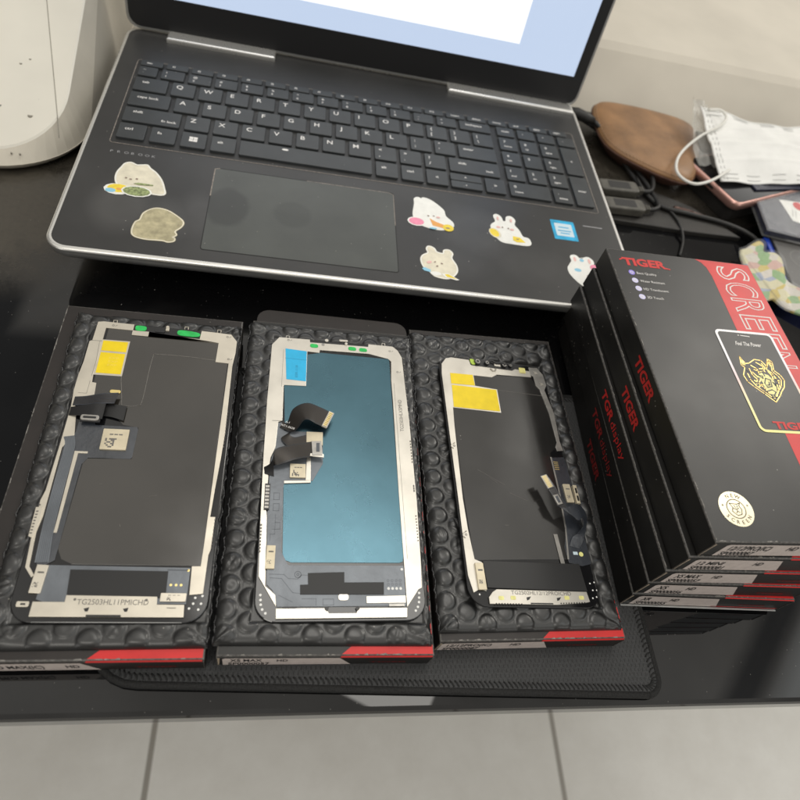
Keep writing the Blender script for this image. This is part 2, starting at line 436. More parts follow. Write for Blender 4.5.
tag(fl, 'pale floor below the front edge of the black table', 'floor', kind='structure')
b = MB(); b.add([(-900, 304, -740), (1500, 304, -740), (1500, 900, -740), (-900, 900, -740), (-900, 304, -2), (1500, 304, -2), (1500, 346, 40), (1500, 354, 45), (1500, 900, 46), (-900, 900, 46), (-900, 354, 45), (-900, 346, 40)], [(0, 1, 5, 4), (4, 5, 6, 11), (11, 6, 7, 10), (10, 7, 8, 9), (2, 3, 9, 8), (0, 4, 11, 10, 9, 3), (1, 2, 8, 7, 6, 5), (0, 3, 2, 1)], 0)
tag(b.build('ledge', 'ledge_paint'), 'beige painted ledge along the back edge of the table', 'ledge', kind='structure')

# mouse pad
pad = thing('mouse_pad', (0, 0, 0), 'black cloth mouse pad with stitched rim lying under the three flat boxes', 'mouse pad')
def pad_outline(d=0.):
    p0, p1, p2, p3 = (62, -215.5), (321.5, -224), (321.5, -50), (62, -50)
    o = []
    for (cx, cy), r, a in (((p1[0]-9, p1[1]+9), 9, -90), ((p2[0]-9, p2[1]-9), 9, 0), ((p3[0]+9, p3[1]-9), 9, 90), ((p0[0]+22, p0[1]+21), 22, 180)):
        for i in range(7):
            t = math.radians(a+15*i); o.append((cx+(r-d)*math.cos(t), cy+(r-d)*math.sin(t)))
    return o
b = MB(); b.prism(pad_outline(1.5), .1, 2.9, 0, bev=.6); b.build('pad_top', 'pad_cloth', pad)
b = MB(); o = pad_outline(1.6); 
ring = [(x, y, 1.75) for x, y in o]; ring.append(ring[0])
dense = []
for a, c in zip(ring, ring[1:]):
    n = max(1, int(math.dist(a, c)/4))
    for i in range(n): dense.append(tuple(Vector(a).lerp(Vector(c), i/n)))
dense.append(ring[0]); b.tube(dense, 1.75, 8); b.build('rim', 'pad_rim', pad)
b = MB(); o = pad_outline(4.6); o.append(o[0])
for a, c in zip(o, o[1:]):
    A = Vector((*a, 0)); C = Vector((*c, 0)); L = (C-A).length
    if L < .01 or min(a[1], c[1]) > -120 and a[0] < 300: continue
    n = max(1, round(L/2.3)); t = (C-A)/L; nn = Vector((-t.y, t.x, 0))
    for i in range(n):
        p = A+t*(L*(i+.5)/n)
        b.tube([tuple(p-t*1.0+nn*1.1+Vector((0, 0, 2.95))), tuple(p+t*.2+Vector((0, 0, 3.25))), tuple(p+t*1.0-nn*1.4+Vector((0, 0, 2.9)))], .36, 5)
b.build('stitching', 'stitch', pad)

# ------------------------------------------------------------------ cardboard boxes
CARD = ['card_black', 'card_edge', 'card_brown', 'red_print', 'kraft']
def card_box(name, loc, rotz, W, L, H, label, group, band=(.655, .62), lines=(), side=None, short=False, body='card_black', flap=False, lab_x=5., lab_w=54., jag=0):
    t = thing(name, loc, label, 'box', rotz, group)
    b = MB(); b.box(0, 0, 0, W, L, H, 0, bev=.75, bmi=1, bot=True)
    q_ = random.Random(int(abs(loc[0]*7+loc[2]*13)))
    for _ in range(26):
        if q_.random() < .5:
            x = q_.uniform(1, W-3); l = q_.uniform(.5, 4); b.add([(x, .35, H+.07), (x+l, .30, H+.07), (x+l*.8, .75+q_.uniform(0, .4), H+.09), (x+l*.2, .8, H+.09)], [(0, 1, 2, 3)], 2)
        else:
            y = q_.uniform(1, L-5); l = q_.uniform(.6, 6); b.add([(.30, y+l, H+.07), (.35, y, H+.07), (.75+q_.uniform(0, .3), y+l*.2, H+.09), (.7, y+l*.8, H+.09)], [(0, 1, 2, 3)], 2)
    b.build('carton', [body, 'card_edge', 'scuff'], t)
    # fold lines of the tuck flaps on the front face and a raised flap edge
    b = MB(); b.box(.6, -.28, .9, W-.6, -.02, H-1.1, 0); 
    for x in (.2, W-.5): b.box(x, -.5, .7, x+.3, -.05, H-1., 1)
    b.add([(.15, -.3, .6), (1.0, -.36, .6), (1.5, -.36, H-1.4), (.15, -.3, H-1.0)], [(0, 1, 2, 3)], 2)
    b.build('front_flap', [body, 'card_edge', 'kraft'], t)
    if flap:
        b = MB(); o = rrect(2, L-6, W-2, L+10, 7); b.prism(o, H-1.6, H-1.25, 0); b.stroke([(3, L+.25), (W-3, L+.35)], .35, H-.9, 1)
        b.build('tuck_flap', ['card_brown', 'card_edge'], t)
    # red band along the right side of the lid, turning over the front edge
    x0b, x0f = band[0]*W, band[1]*W
    pts = [(x0f-5.5, .75), (x0f+.5, 5.5), (x0f+1.5, 12), (x0b+2, L-14), (x0b+1, L-7), (x0b-1.2, L-3), (x0b-4.5, L-.75), (W-.75, L-.75), (W-.75, .75)]
    if short: pts = [(x0f-5.5, .75), (x0f+.5, 5.5), (x0f+1.5, 20)] + ([(W-1.9, 20), (W-1.9, L-14), (W-.75, L-14), (W-.75, .75)] if flap else [(W-.75, 20), (W-.75, .75)])
    b = MB(); b.prism(pts, H-.02, H+.05, 0)
    rz_ = H-1.15 if short else H-.35
    b.add([(x0f-6.2, -.36, rz_), (W-.8, -.36, rz_), (W-.8, .1, H-.05), (x0f-5.6, .1, H-.05)], [(0, 1, 2, 3)], 0)
    b.build('red_band', 'red_print', t)
    if lines:
        b = MB(); z1, z0 = H-1.5, 1.0
        b.add([(lab_x, -.42, z0), (lab_x+lab_w, -.42, z0), (lab_x+lab_w-6, -.42, z1), (lab_x+1.2, -.42, z1), (lab_x, -.42, z1-1.2)], [(0, 1, 2, 3, 4)], 0)
        hh = z1-z0
        for st, fx, fz, cap, ww in lines:
            b.text(st, cap*hh, (lab_x+fx, -.52, z0+fz*hh), (1, 0, 0), (0, 0, 1), 1, width=ww, bold=.02)
        b.build('label_sticker', ['label_paper', 'black_ink'], t)
    # small dark red print low on the right of the front
    b = MB(); b.text('TIGER', 1.5, (W*.70, -.40, H*.30), (1, 0, 0), (0, 0, 1), 0, width=17, bold=.03); b.build('front_print', 'red_ink_dim', t)
    if side:
        st, y, cap, ln, m = side; b = MB(); O = (-.12, y, H*.5-cap/2)
        if st == 'TIGER': b.text('TIGER', cap, O, (0, -1, 0), (0, 0, 1), 0, width=ln, bold=.035)
        else:
            b.text('TGR', cap, O, (0, -1, 0), (0, 0, 1), 0, width=ln*.46, bold=.03)
            b.text('display', cap*.95, (-.12, y-ln*.48, O[2]), (0, -1, 0), (0, 0, 1), 0, width=ln*.55)
        b.build('side_print', m, t)
    return t

ROT = math.radians(-1.2)
GB = 'black cartons stacked flat on the right'
HB = 14.6
def sp(code): return (code, 2.2, .06, .30, 17)
stack = [
 # bottom to top: x, y, z, rot, W, side print, label lines, label
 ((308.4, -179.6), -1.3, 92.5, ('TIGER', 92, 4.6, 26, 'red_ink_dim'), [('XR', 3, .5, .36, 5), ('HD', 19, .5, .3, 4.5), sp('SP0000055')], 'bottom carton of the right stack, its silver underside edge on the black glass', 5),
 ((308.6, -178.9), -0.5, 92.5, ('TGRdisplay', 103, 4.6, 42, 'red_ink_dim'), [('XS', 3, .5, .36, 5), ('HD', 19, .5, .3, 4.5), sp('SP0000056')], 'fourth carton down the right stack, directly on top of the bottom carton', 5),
 ((309.1, -178.4), 0.2, 93, ('TGRdisplay', 105, 4.8, 42, 'red_side'), [('XS MAX', 3, .5, .36, 13), ('HD', 23, .5, .3, 4.5), sp('SP0000057')], 'middle carton of the right stack, two cartons above it and two below', 5),
 ((311.8, -177.4), 0.5, 94, ('TIGER', 96, 5.4, 26, 'red_side'), [('12 MINI', 3, .5, .3, 13), ('HD', 32, .5, .3, 4.5), sp('SP0000081')], 'carton directly under the topmost one with the gold tiger face', 5),
 ((315.4, -176.3), 1.2, 96, ('TIGER', 104, 5.4, 27, 'red_side'), [('12/12PRO(IC)', 3.2, .5, .36, 21), ('HD', 33, .5, .34, 5), sp('SP0000087')], 'topmost carton of the right stack with gold tiger face and SCREEN on red', 7),
]
tops = []
for i, ((x, y), rz, W, sd, ln, lb, lx) in enumerate(stack):
    tops.append(card_box('packaging_box', (x, y, 3.1+i*(HB+.02)), math.radians(rz), W, 180, HB, lb, GB, lines=ln, side=sd, lab_x=lx, lab_w=50))
b = MB(); b.box(.5, -1.5, .15, 91, -.45, .75, 0, bev=.2); b.add([(52, -.42, 1.3), (90.5, -.42, 1.3), (91, -.42, 2.2), (50.6, -.42, 2.2)], [(0, 1, 2, 3)], 1)
b.build('bottom_lip', ['silver_body', 'red_print'], tops[0])
T = tops[-1]; z = HB+.1
b = MB(); b.text('TIGER', 5.6, (7.6, 167.4, z), mi=0, width=28, bold=.045); b.stroke([(6.0, 171.2), (8.6, 172.6)], .9, z+.02, 0); b.stroke([(34.6, 167.8), (37.2, 167.2)], .9, z+.02, 0); b.build('brand_lettering', 'red_ink', T); b = MB(); b.text('TIGER', 4.0, (57.6, 59.4, z+.16), mi=0, width=24, bold=.04)
b.build('brand_lettering', 'red_ink', T)
b = MB()
for i, (bx, by, st, w) in enumerate([(10.7, 161.3, 'Best Quality', 12.6), (10.9, 155.0, 'Water Resistant', 15.6), (11.1, 148.7, 'HD Translucent', 15.6), (11.3, 142.4, '3D Touch', 10.2)]):
    b.disc(bx, by, 1.95, z-.06, z, 0 if i < 1 else 1, n=24); b.ring(bx, by, .6, 1.0, z+.04, 2); b.text(st, 1.75, (bx+3.1, by-.9, z), mi=2, width=w)
b.build('feature_list', ['violet_ink', 'lilac_ink', 'white_ink'], T)
b = MB()
for ch, yy in zip('SCREEN', (175.4, 162.4, 149.4, 136.4, 123.4, 110.4)):
    b.text(ch, 20.2, (70.7, yy, z), (0, -1, 0), (1, 0, 0), 0, width=11.2, outline=.015)
b.build('screen_lettering', 'white_ink', T)
b = MB(); b.prism(rrect(48.4, 57, 85, 123.2, 3.4), z-.04, z+.06, 0); b.build('phone_picture', 'card_black', T)
b = MB(); o, i_ = ccw(rrect(48.4, 57, 85, 123.2, 3.4)), ccw(rrect(49.9, 58.5, 83.5, 121.7, 2.2)); n = len(o)
b.add([(*p, z+.1) for p in o]+[(*p, z+.1) for p in i_], [(k, (k+1) % n, n+(k+1) % n, n+k) for k in range(n)], 0)
b.build('foil_outline', 'foil', T)
zz = z+.12; b = MB()
b.stroke([(62.4, 119.9), (63, 119.9)], .6, zz, 0); b.stroke([(64.2, 119.9), (69.6, 119.6)], .6, zz, 0)
b.text('Feel The Power', 2.6, (58, 112.6, zz), mi=0, width=16.2, shear=.3, bold=.02); b.build('slogan', 'white_ink', T)
b = MB()
out = [(56.9, 104.8), (55.3, 98.4), (56.9, 97.4), (53.7, 91.8), (54.4, 87.7), (56.9, 84.8), (61.3, 80.5), (65.9, 75.7), (70.5, 80.1), (72.8, 82.9), (75.7, 85.7), (78.1, 90.7), (77.1, 93.8), (74.5, 96.8), (76.2, 102.4), (74.2, 104.5), (71.3, 98.7), (69.3, 102.9), (65.4, 103.3), (61.0, 100.5), (57.7, 99.7)]
b.stroke(out, .55, zz, 0, closed=True)
b.stroke([(66+(x-66)*.84, 90+(y-90)*.86) for x, y in out[5:17]], .5, zz, 0)
b.add([(*p, zz-.02) for p in ccw([(62.4, 92.4), (63.6, 87.6), (63.2, 82.6), (66.2, 79), (69.4, 81.4), (70.6, 85), (71.2, 89.4), (69.4, 93.2), (65.6, 94.4)])], [tuple(range(9))], 1)
for pl in ([(59.3, 96.6), (59.4, 92.3), (61.2, 89.8), (59.2, 86.5)], [(61.3, 98.9), (64, 97), (64, 93.8)], [(65.5, 101.2), (68.4, 99), (68.2, 95.2)], [(65.6, 97.1), (69.8, 97.4), (72.4, 94.5), (73.9, 89.3), (72.8, 85)],
           [(58.9, 89.1), (61.5, 86.1), (63.3, 83.7), (64.6, 80.3)], [(56.8, 93.1), (56.9, 88.9), (58.4, 85.9)], [(71.9, 87), (71.3, 83.8), (68.2, 79.5)], [(68.7, 100.7), (69.8, 97.4)], [(56.9, 102.8), (56.6, 99)], [(73.8, 102.8), (73.7, 99.5)],
           [(60.3, 94.4), (62.2, 91.2)], [(62, 96.2), (65, 94.9), (67, 95.6)], [(70.4, 95.6), (71.6, 92.8), (71.2, 90.6)], [(60, 84.9), (62.6, 86.6), (64, 86)], [(72.6, 91.6), (74.6, 89.8)], [(61.6, 88), (63, 89.6)]):
    b.stroke(pl, .62, zz+.02, 0)
for pl in ([(66.6, 90.8), (69.2, 90), (68.2, 85.7), (65.3, 84.9), (64.6, 87.5)], [(63.5, 82.2), (67.2, 83.5), (68.9, 82.1), (66.9, 79.9), (63.8, 80.7)], [(63, 92.6), (65.4, 92.2), (65, 90.6)], [(70, 88.4), (71.1, 87.4), (70.7, 86.3)], [(65, 78.6), (67.4, 79), (66, 76.6)]):
    b.stroke(pl, .6, zz+.03, 2, closed=True)
for pl in ([(57.2, 95.6), (58.6, 94.2)], [(56.8, 90), (58.8, 89.4)], [(58.6, 87), (60.6, 87.4)], [(61.4, 83), (62.4, 84.6)], [(75, 90.8), (73, 90.4)], [(73.8, 87.2), (72.2, 88)], [(63, 99.6), (64.4, 98)], [(66.6, 99.6), (66.6, 97.8)], [(74, 93.6), (72.4, 93.4)], [(66.6, 96.6), (66.8, 92.4)], [(67.6, 88.2), (67.2, 86.6), (66, 86.4)]): b.stroke(pl, .7, zz+.04, 2)
for pl in ([(58.2, 100.6), (56.9, 103.4), (57.6, 98.8)], [(72.2, 100), (74.2, 103.4), (75, 101)]): b.stroke(pl, .45, zz+.02, 0)
b.build('tiger_head', ['gold_ink', 'gold_pale', 'card_black'], T)
b = MB(); cx, cy = 16.4, 15.6
b.disc(cx, cy, 8.4, z-.05, z+.06, 0, n=40); b.ring(cx, cy, 4.3, 4.75, z+.1, 1)
for pl in ([(-2.6, 2.6), (-1.6, .6), (-2.4, -1.2), (-.4, -3.2), (1.8, -2.6), (2.6, -.4), (1.9, 1.4), (2.7, 2.8), (.9, 2.2), (-.8, 2.4), (-2.6, 2.6)], [(-1.4, .2), (-.3, -.2)], [(1.3, .4), (.5, -.2)], [(0, 0), (.2, -1.2), (-.6, -1.9)], [(.2, -1.2), (1.2, -1.7)], [(-.7, 1.6), (-.2, .6)], [(1, 1.6), (.6, .7)]):
    b.stroke([(cx+u, cy+v) for u, v in pl], .38, z+.1, 1)
def arc_text(st, a0, da, rr, flip):
    for k, ch in enumerate(st):
        a = math.radians(a0+da*k); P = (cx+rr*math.cos(a), cy+rr*math.sin(a), z+.1)
        Uv = (math.cos(a), math.sin(a), 0) if not flip else (-math.cos(a), -math.sin(a), 0)
        Rv = (math.sin(a), -math.cos(a), 0) if not flip else (-math.sin(a), math.cos(a), 0)
        b.text(ch, 1.7, P, Rv, Uv, 1, align='C', bold=.02)
arc_text('NEW', 112, -24, 5.6, False); arc_text('SCREEN', 212, 22, 7.3, True)
for a in (165, 15): b.disc(cx+6.5*math.cos(math.radians(a)), cy+6.5*math.sin(math.radians(a)), .5, z+.06, z+.1, 1, n=5)
b.build('round_seal', ['seal_cream', 'seal_ink'], T)

# the three cartons lying flat on the pad
GF = 'black cartons lying flat under the padded pouches'
HF = 13.8
flat = [
 card_box('packaging_box', (18.6, -209.3, 3.2), math.radians(.3), 91.5, 180.5, HF, 'brownish flat carton at far left, its white end label cut by the photo edge', GF, band=(.64, .58), lines=[('11 PRO MAX(IC)', 3, .3, .42, 25), ('HD', 36, .35, .36, 5)], body='card_brown', lab_x=3, lab_w=48, flap=False, short=True),
 card_box('packaging_box', (114.4, -207.6, 3.2), math.radians(-.05), 91.5, 181, HF, 'flat carton under the teal backed screen, between two other flat cartons', GF, band=(.64, .62), lines=[('XS MAX', 3, .52, .36, 13), ('HD', 22, .52, .3, 4.6), sp('SP0000057')], body='card_black', lab_x=2.5, lab_w=54, flap=True, short=True),
 card_box('packaging_box', (208.8, -202.0, 3.2), math.radians(1.0), 90.5, 180.5, HF, 'flat carton nearest the stack, its end label half hidden by the pouch', GF, band=(.64, .60), lines=[('12/12PRO(IC)', 3, .52, .34, 21), ('HD', 33, .52, .32, 5), sp('SP0000087')], body='card_brown', lab_x=1.5, lab_w=54, flap=False, short=True),
]

# ------------------------------------------------------------------ bubble pouches
def pouch(loc, rotz, W, L, scr, seed, label, off, press=1.9, slope=0.):
    rs = np.random.RandomState(seed); t = thing('bubble_pouch', loc, label, 'pouch', rotz, 'black bubble pouches on the flat cartons')
    st = .62; nx, ny = int(W/st), int(L/st)
    X, Y = np.meshgrid(np.linspace(0, W, nx), np.linspace(0, L, ny))
    def low(sx, sy, n=9):
        a = np.zeros_like(X)
        for _ in range(n):
            kx, ky = rs.uniform(-1, 1, 2)*np.array([sx, sy]); a += np.sin(X*kx+Y*ky+rs.uniform(0, 6.28))
        return a/n
    base = 2.3+.6*low(.10, .10)+.10*low(.5, .5)
    # rolled edges
    e = np.minimum(np.minimum(X, W-X)/4.2, np.minimum(Y/3.4, (L-Y)/4.0)); e = np.clip(e, 0, 1); roll = np.sqrt(np.clip(1-(1-e)**2, 0, 1))
    H = base.copy()
    p = 10.4; R = 4.45; dx = p*.866
    i = 0; x = off[0]
    while x < W+p:
        y = off[1]+(p/2 if i % 2 else 0)
        while y < L+p:
            cx, cy = x+rs.normal(0, .15), y+rs.normal(0, .15); i0, i1 = max(0, int((cx-6)/st)), int((cx+6)/st)+2; j0, j1 = max(0, int((cy-6)/st)), int((cy+6)/st)+2
            if i1 > 0 and j1 > 0 and i0 < nx and j0 < ny:
                sx, sy = X[j0:j1, i0:i1]-cx, Y[j0:j1, i0:i1]-cy; r = np.sqrt(sx**2+sy**2)/R
                full = rs.choice([1., .95, .8, .6], p=[.5, .3, .15, .05]); hgt = 1.45*full
                dome = hgt*np.clip(1-r**3.6, 0, 1)**.72
                th = rs.uniform(0, 6.28); d = sx*np.cos(th)+sy*np.sin(th)+rs.normal(0, .8); k = rs.rand()
                if k < .22: dome *= 1-rs.uniform(.12, .4)*np.exp(-(d/rs.uniform(.45, 1.2))**2)
                if k < .10: d2 = sx*np.sin(th+.6)-sy*np.cos(th+.6); dome *= 1-.35*np.exp(-(d2/.6)**2)
                if k > .88: dome *= 1-.3*np.exp(-((sx-1)**2+(sy+.6)**2)/rs.uniform(2.5, 7))
                dome *= 1+.03*np.sin(sx*1.1+th)*np.cos(sy*.9)
                gro = -.16*np.exp(-((r-1.04)/.06)**2)
                dome = dome*(.62+.38*np.clip((cy-9)/8, 0, 1))
                H[j0:j1, i0:i1] += np.maximum(dome, 0)+gro
            y += p
        x += dx; i += 1
    # crinkles at the sealed sides and the corners
    side = np.exp(-(np.minimum(X, W-X)/5.5)**2)
    H += side*.35*np.sin(Y*.60+low(.3, .3)*2+1.3*np.sin(Y*.13)+X*.25)
    for cx, cy in ((0, 0), (W, 0), (0, L), (W, L)):
        d = np.sqrt((X-cx)**2+(Y-cy)**2); a = np.arctan2(Y-cy, X-cx+1e-6)
        H += 1.1*np.exp(-(d/9)**2)*np.abs(np.sin(a*5+seed)+.4*np.sin(a*11))
    H = H*roll+.05
    # the screen presses the film flat under itself
    sx0, sx1, sy0, sy1 = scr; din = np.minimum(np.minimum(X-sx0, sx1-X), np.minimum(Y-sy0, sy1-Y)); w = np.clip((din+1.0)/2.0, 0, 1)
    lim = press+slope*(X-sx0)
    H = np.where(w > 0, np.minimum(H, 6*(1-w)+lim*w), H)
    # a flat hem on every side turns down to the carton
    H[0, :] = H[-1, :] = .02; H[:, 0] = H[:, -1] = .02
    grid_obj('bubble_film', X, Y, H, 'poly_black', t)
    for s_, xx in ((0, .4), (1, W-.4)):
        b = MB()
        pts = [(xx+.35*math.sin(yy*.7+seed+s_)+.2*math.sin(yy*1.9), yy, 1.0+.55*math.sin(yy*.35+s_*2)+.4*math.sin(yy*1.3+seed)) for yy in np.arange(.5, L-.5, 1.1)]
        rad = [.42+.22*math.sin(k*2.3+seed)*math.sin(k*.71) for k in range(len(pts))]
        b.tube(pts, rad, 5); b.build('side_seam', 'poly_seam', t)
    return t
ZP = 3.2+HF+.1
p1 = pouch((26.5, -205.6, ZP), math.radians(.7), 84.5, 170.7, (8, 84, 8.6, 164.1), 3, 'bubble pouch farthest left, under the large brown backed screen', (3, 3.2))
p2 = pouch((112.3, -203.6, ZP), math.radians(-.2), 92.5, 173.8, (13.5, 90, 8.0, 164.5), 11, 'bubble pouch under the middle teal backed screen', (4.6, 3.6))
p3 = pouch((208.2, -198.6, ZP), math.radians(1.2), 89.6, 172.6, (11, 81.5, 9.3, 155.8), 23, 'bubble pouch nearest the carton stack, its left bubbles full and round', (5.0, 3.4), 5.4, -.077)

# ------------------------------------------------------------------ phone screens
GS = 'phone replacement screens lying face down on the pouches'
def screen(cx, cy, rot, w, h, label, z=19.2):
    c, s = math.cos(rot), math.sin(rot)
    return thing('phone_screen', (cx-(w/2*c-h/2*s), cy-(w/2*s+h/2*c), z), label, 'phone screen', rot, GS)
Z0 = 1.15                                             # top of the glass slab
def glass(t, w, h, r=9.5):
    b = MB(); b.prism(rrect(0, 0, w, h, r, 8), 0, Z0, 0, bev=.45, bot=True); b.build('glass', 'glass_black', t)
def flatpart(t, name, m, pts, z, th=.25, bev=.06):
    b = MB(); b.prism(pts, z, z+th, 0, bev=bev); return b.build(name, m, t)
def chip(t, x0, y0, x1, y1, z, code=True, m='chip_cream', rotd=0., hh=.9):
    b = MB(); M = Matrix.Translation(((x0+x1)/2, (y0+y1)/2, 0)) @ Matrix.Rotation(math.radians(rotd), 4, 'Z'); w, h = (x1-x0)/2, (y1-y0)/2
    b.box(-w, -h, z, w, h, z+hh, 0, bev=.15, r=.3, M=M)
    if code:
        n = 6; q = min(w, h)*.9/n; r_ = random.Random(int(x0*31+y0))
        for i in range(n):
            for j in range(n):
                if r_.random() < .55: b.add([(-w*.35+i*q-n*q/2+q*.5, -h*.45+j*q-n*q/2+q*.5, z+hh+.02), (-w*.35+(i+1)*q-n*q/2+q*.5, -h*.45+j*q-n*q/2+q*.5, z+hh+.02), (-w*.35+(i+1)*q-n*q/2+q*.5, -h*.45+(j+1)*q-n*q/2+q*.5, z+hh+.02), (-w*.35+i*q-n*q/2+q*.5, -h*.45+(j+1)*q-n*q/2+q*.5, z+hh+.02)], [(0, 1, 2, 3)], 1, M)
        for k in range(3): b.stroke([(-w*.4+k*w*.35, h*.45), (-w*.4+k*w*.35+w*.2, h*.45)], h*.12, z+hh+.03, 1, M)
    return b.build('chip', [m, 'screen_mark'], t)
def teeth(b, pts, w, l, z, mi, n):
    # a row of small solder tabs along a line
    A, C = Vector(pts[0]), Vector(pts[1]); d = (C-A).normalized(); nn = Vector((-d.y, d.x))
    for k in range(n):
        p = A.lerp(C, (k+.5)/n); q = [p-d*w/2, p+d*w/2, p+d*w/2+nn*l, p-d*w/2+nn*l]; b.prism([tuple(v) for v in q], z, z+.3, mi)

# --- left screen
t = screen(71.61, -118.07, .0016, 75, 155, 'large brown backed screen with yellow tab and square cream chip, far left')
glass(t, 75, 155); z = Z0
flatpart(t, 'backing', 'backing_brown', [(8, 151), (70, 150), (70.2, 24), (19, 23.6), (14.5, 25.6), (12.2, 30), (12.9, 73), (33, 74), (33.2, 91), (26, 92), (13, 107), (8, 109)], z, .18)
b = MB(); zz = z+.26
seam = smooth_poly([(56, 135.6), (35.6, 136), (32.6, 133), (32.2, 107), (30.3, 103.4), (25, 103), (22.7, 106.5), (21.5, 134.3)], 5)
b.stroke(seam[:-5], .28, zz, 0); b.stroke([(56, 135.6), (66, 135)], .25, zz, 0)
for k in range(3):
    x, y = rnd.uniform(20, 65), rnd.uniform(30, 100); a = rnd.uniform(0, 3.1); l = rnd.uniform(1, 5); b.stroke([(x, y), (x+l*math.cos(a), y+l*math.sin(a))], .10, zz, 0)
b.build('film_line', 'scratch', t)
# stamped metal frame: left arm, top bar, right arm
b = MB(); zf = z+.30
left = [(2.2, 154.0), (2.0, 141.5), (.8, 140.6), (.9, 127.4), (.3, 119.2), (.3, 109.8), (1.2, 100.7), (1.3, 80.3), (1.1, 56.3), (.2, 51.5), (.8, 36.7), (2.0, 21.8), (5.3, 17.7), (6.2, 18.6), (3.4, 22.4), (2.3, 37), (3.1, 44.3), (2.6, 77.9), (3.9, 80.4), (6.3, 84.6), (4.6, 95.3), (1.9, 104.8), (10.2, 105.6), (9.4, 115), (7.4, 115.3), (7.0, 120), (6.8, 141.9), (6.8, 150.4), (20.1, 150.3), (20.1, 154.4), (5, 154.6)]
b.prism(left, z, zf+.25, 0, bev=.1)
b.prism([(20.1, 147.3), (28, 147.2), (28, 149.3), (54, 148.4), (54.4, 154.2), (62, 154), (70, 153.6), (73.4, 149), (73.4, 141.3), (72.6, 132.4), (73.2, 91.2), (72.7, 76.7), (71.8, 60), (71.3, 46.6), (73.5, 46.6), (73.3, 31.3), (72.6, 28.6), (72.4, 12), (67, 11.4), (66.4, 23.7), (70, 23.8), (70.2, 32.6), (70.4, 91), (70.5, 133.7), (63.8, 134), (64, 146.9), (54, 147.2), (28, 148.0), (28, 150.2), (20.1, 150.2)][:30], z, zf+.22, 0, bev=.1)
for x, y in ((68.2, 151.6), (70.2, 136.5), (10, 152.4)): b.ring(x, y, .35, .6, zf+.3, 1, n=14); b.stroke([(x+1.1, y-.4), (x+1.9, y+.4)], .22, zf+.3, 1)
for x in (10.5, 46.5, 63.5):
    b.tube([(x-.9, 154.2, zf), (x-.9, 155.9, zf+.3), (x+.9, 155.9, zf+.3), (x+.9, 154.2, zf)], .22, 6, 0)
b.stroke([(1.6, 141.2), (6.6, 141.4)], .22, zf+.3, 1); b.stroke([(6.4, 119), (6.6, 128), (5.6, 141)], .14, zf+.3, 1); b.stroke([(2.6, 108.4), (6.4, 108.4), (6.4, 116)], .14, zf+.3, 1)
teeth(b, [(73.4, 82), (73.4, 104)], .7, .0+.35, zf, 1, 12); teeth(b, [(73.7, 31), (73.7, 46)], .5, .4, zf+.1, 1, 9); teeth(b, [(.4, 35), (.4, 50)], .6, -.5, zf+.2, 1, 10)
b.build('metal_frame', ['nickel', 'screen_mark'], t)
b = MB(); b.prism([(-.6, 48.1), (2.2, 48.2), (2.6, 42), (1.6, 34.1), (-.2, 35)], zf+.1, zf+.6, 0, bev=.1)
for k in range(8): b.box(.0, 36+k*1.4, zf+.6, .9, 36.6+k*1.4, zf+.7, 1)
b.build('side_contact', ['nickel', 'screen_mark'], t)
b = MB(); b.prism(rrect(20.6, 149.2, 54.2, 154.3, .8), z+.05, z+.5, 0, bev=.1)
b.box(31, 150.4, z+.5, 36, 153.6, z+.9, 0, r=.6); b.box(36.2, 151.5, z+.5, 38, 153.8, z+1.4, 1, bev=.2); b.disc(37, 154, .8, z+.5, z+1.5, 1)
sl = b.build('sensor_slot', ['flex_black', 'nickel'], t)
b = MB(); b.prism(smooth_poly([(21.2, 153.4), (24, 153.7), (26.3, 153.2), (26.2, 150.7), (23, 150.3), (21.2, 150.9)], 3), z+.5, z+.8, 0, bev=.1)
b.prism(smooth_poly([(42.6, 152.8), (47, 153.2), (53.4, 152.2), (53.2, 149.8), (48, 149.4), (42.8, 150)], 3), z+.5, z+.8, 0, bev=.1); b.build('foam_pad', 'green_foam', t)
b = MB(); b.prism([(6.6, 142.6), (20, 142.8), (20.2, 120.2), (7, 120)], z+.2, z+.34, 0); b.prism([(7.2, 141.9), (19.2, 142), (19.3, 135.4), (7.4, 135.4)], z+.34, z+.42, 1); b.prism([(7.5, 134.3), (19.2, 134.2), (19.4, 121.3), (7.7, 121.2)], z+.34, z+.42, 1)
for k in range(3): b.text('EXP', 1.2, (12.2, 130.4-k*2.2, z+.46), mi=2, width=4.4)
b.build('pull_tab', ['nickel', 'yellow_film', 'yellow_mark'], t)
# flex tail: strip down the left, chip plate, folded connectors
b = MB(); b.prism([(2.9, 80), (6.3, 86), (6.6, 96), (12, 97), (14, 91), (32.5, 91.2), (33.2, 90), (33.2, 74.6), (32.4, 73.8), (14.6, 73.4), (12.6, 70), (12.2, 25), (9.2, 23), (6, 23), (4.6, 26), (3.6, 44)], z+.2, z+.36, 0, bev=.05)
b.build('flex_strip', 'flex_film', t)
b = MB(); b.ribbon([(4.2, 84, z+.5), (5.8, 78, z+.6), (6.0, 60, z+.62), (6.4, 40, z+.6), (7.6, 24, z+.5)], [(2.2, .5, 0), (2.2, 0, 0), (2.3, 0, 0), (2.3, 0, 0), (2.6, .2, 0)], .2, traces=6)
b.build('flex_tail', ['flex_grey', 'flex_trace'], t)
b = MB(); b.prism([(8.3, 76.4), (13.9, 76.4), (13.9, 75.4), (10.0, 75.3), (10.2, 36.9), (8.9, 36.9), (8.9, 42.3)], z+.4, z+.7, 0, bev=.08); b.build('metal_strip', 'nickel', t)
chip(t, 18.4, 77.8, 29.8, 88.9, z+.4, rotd=1)
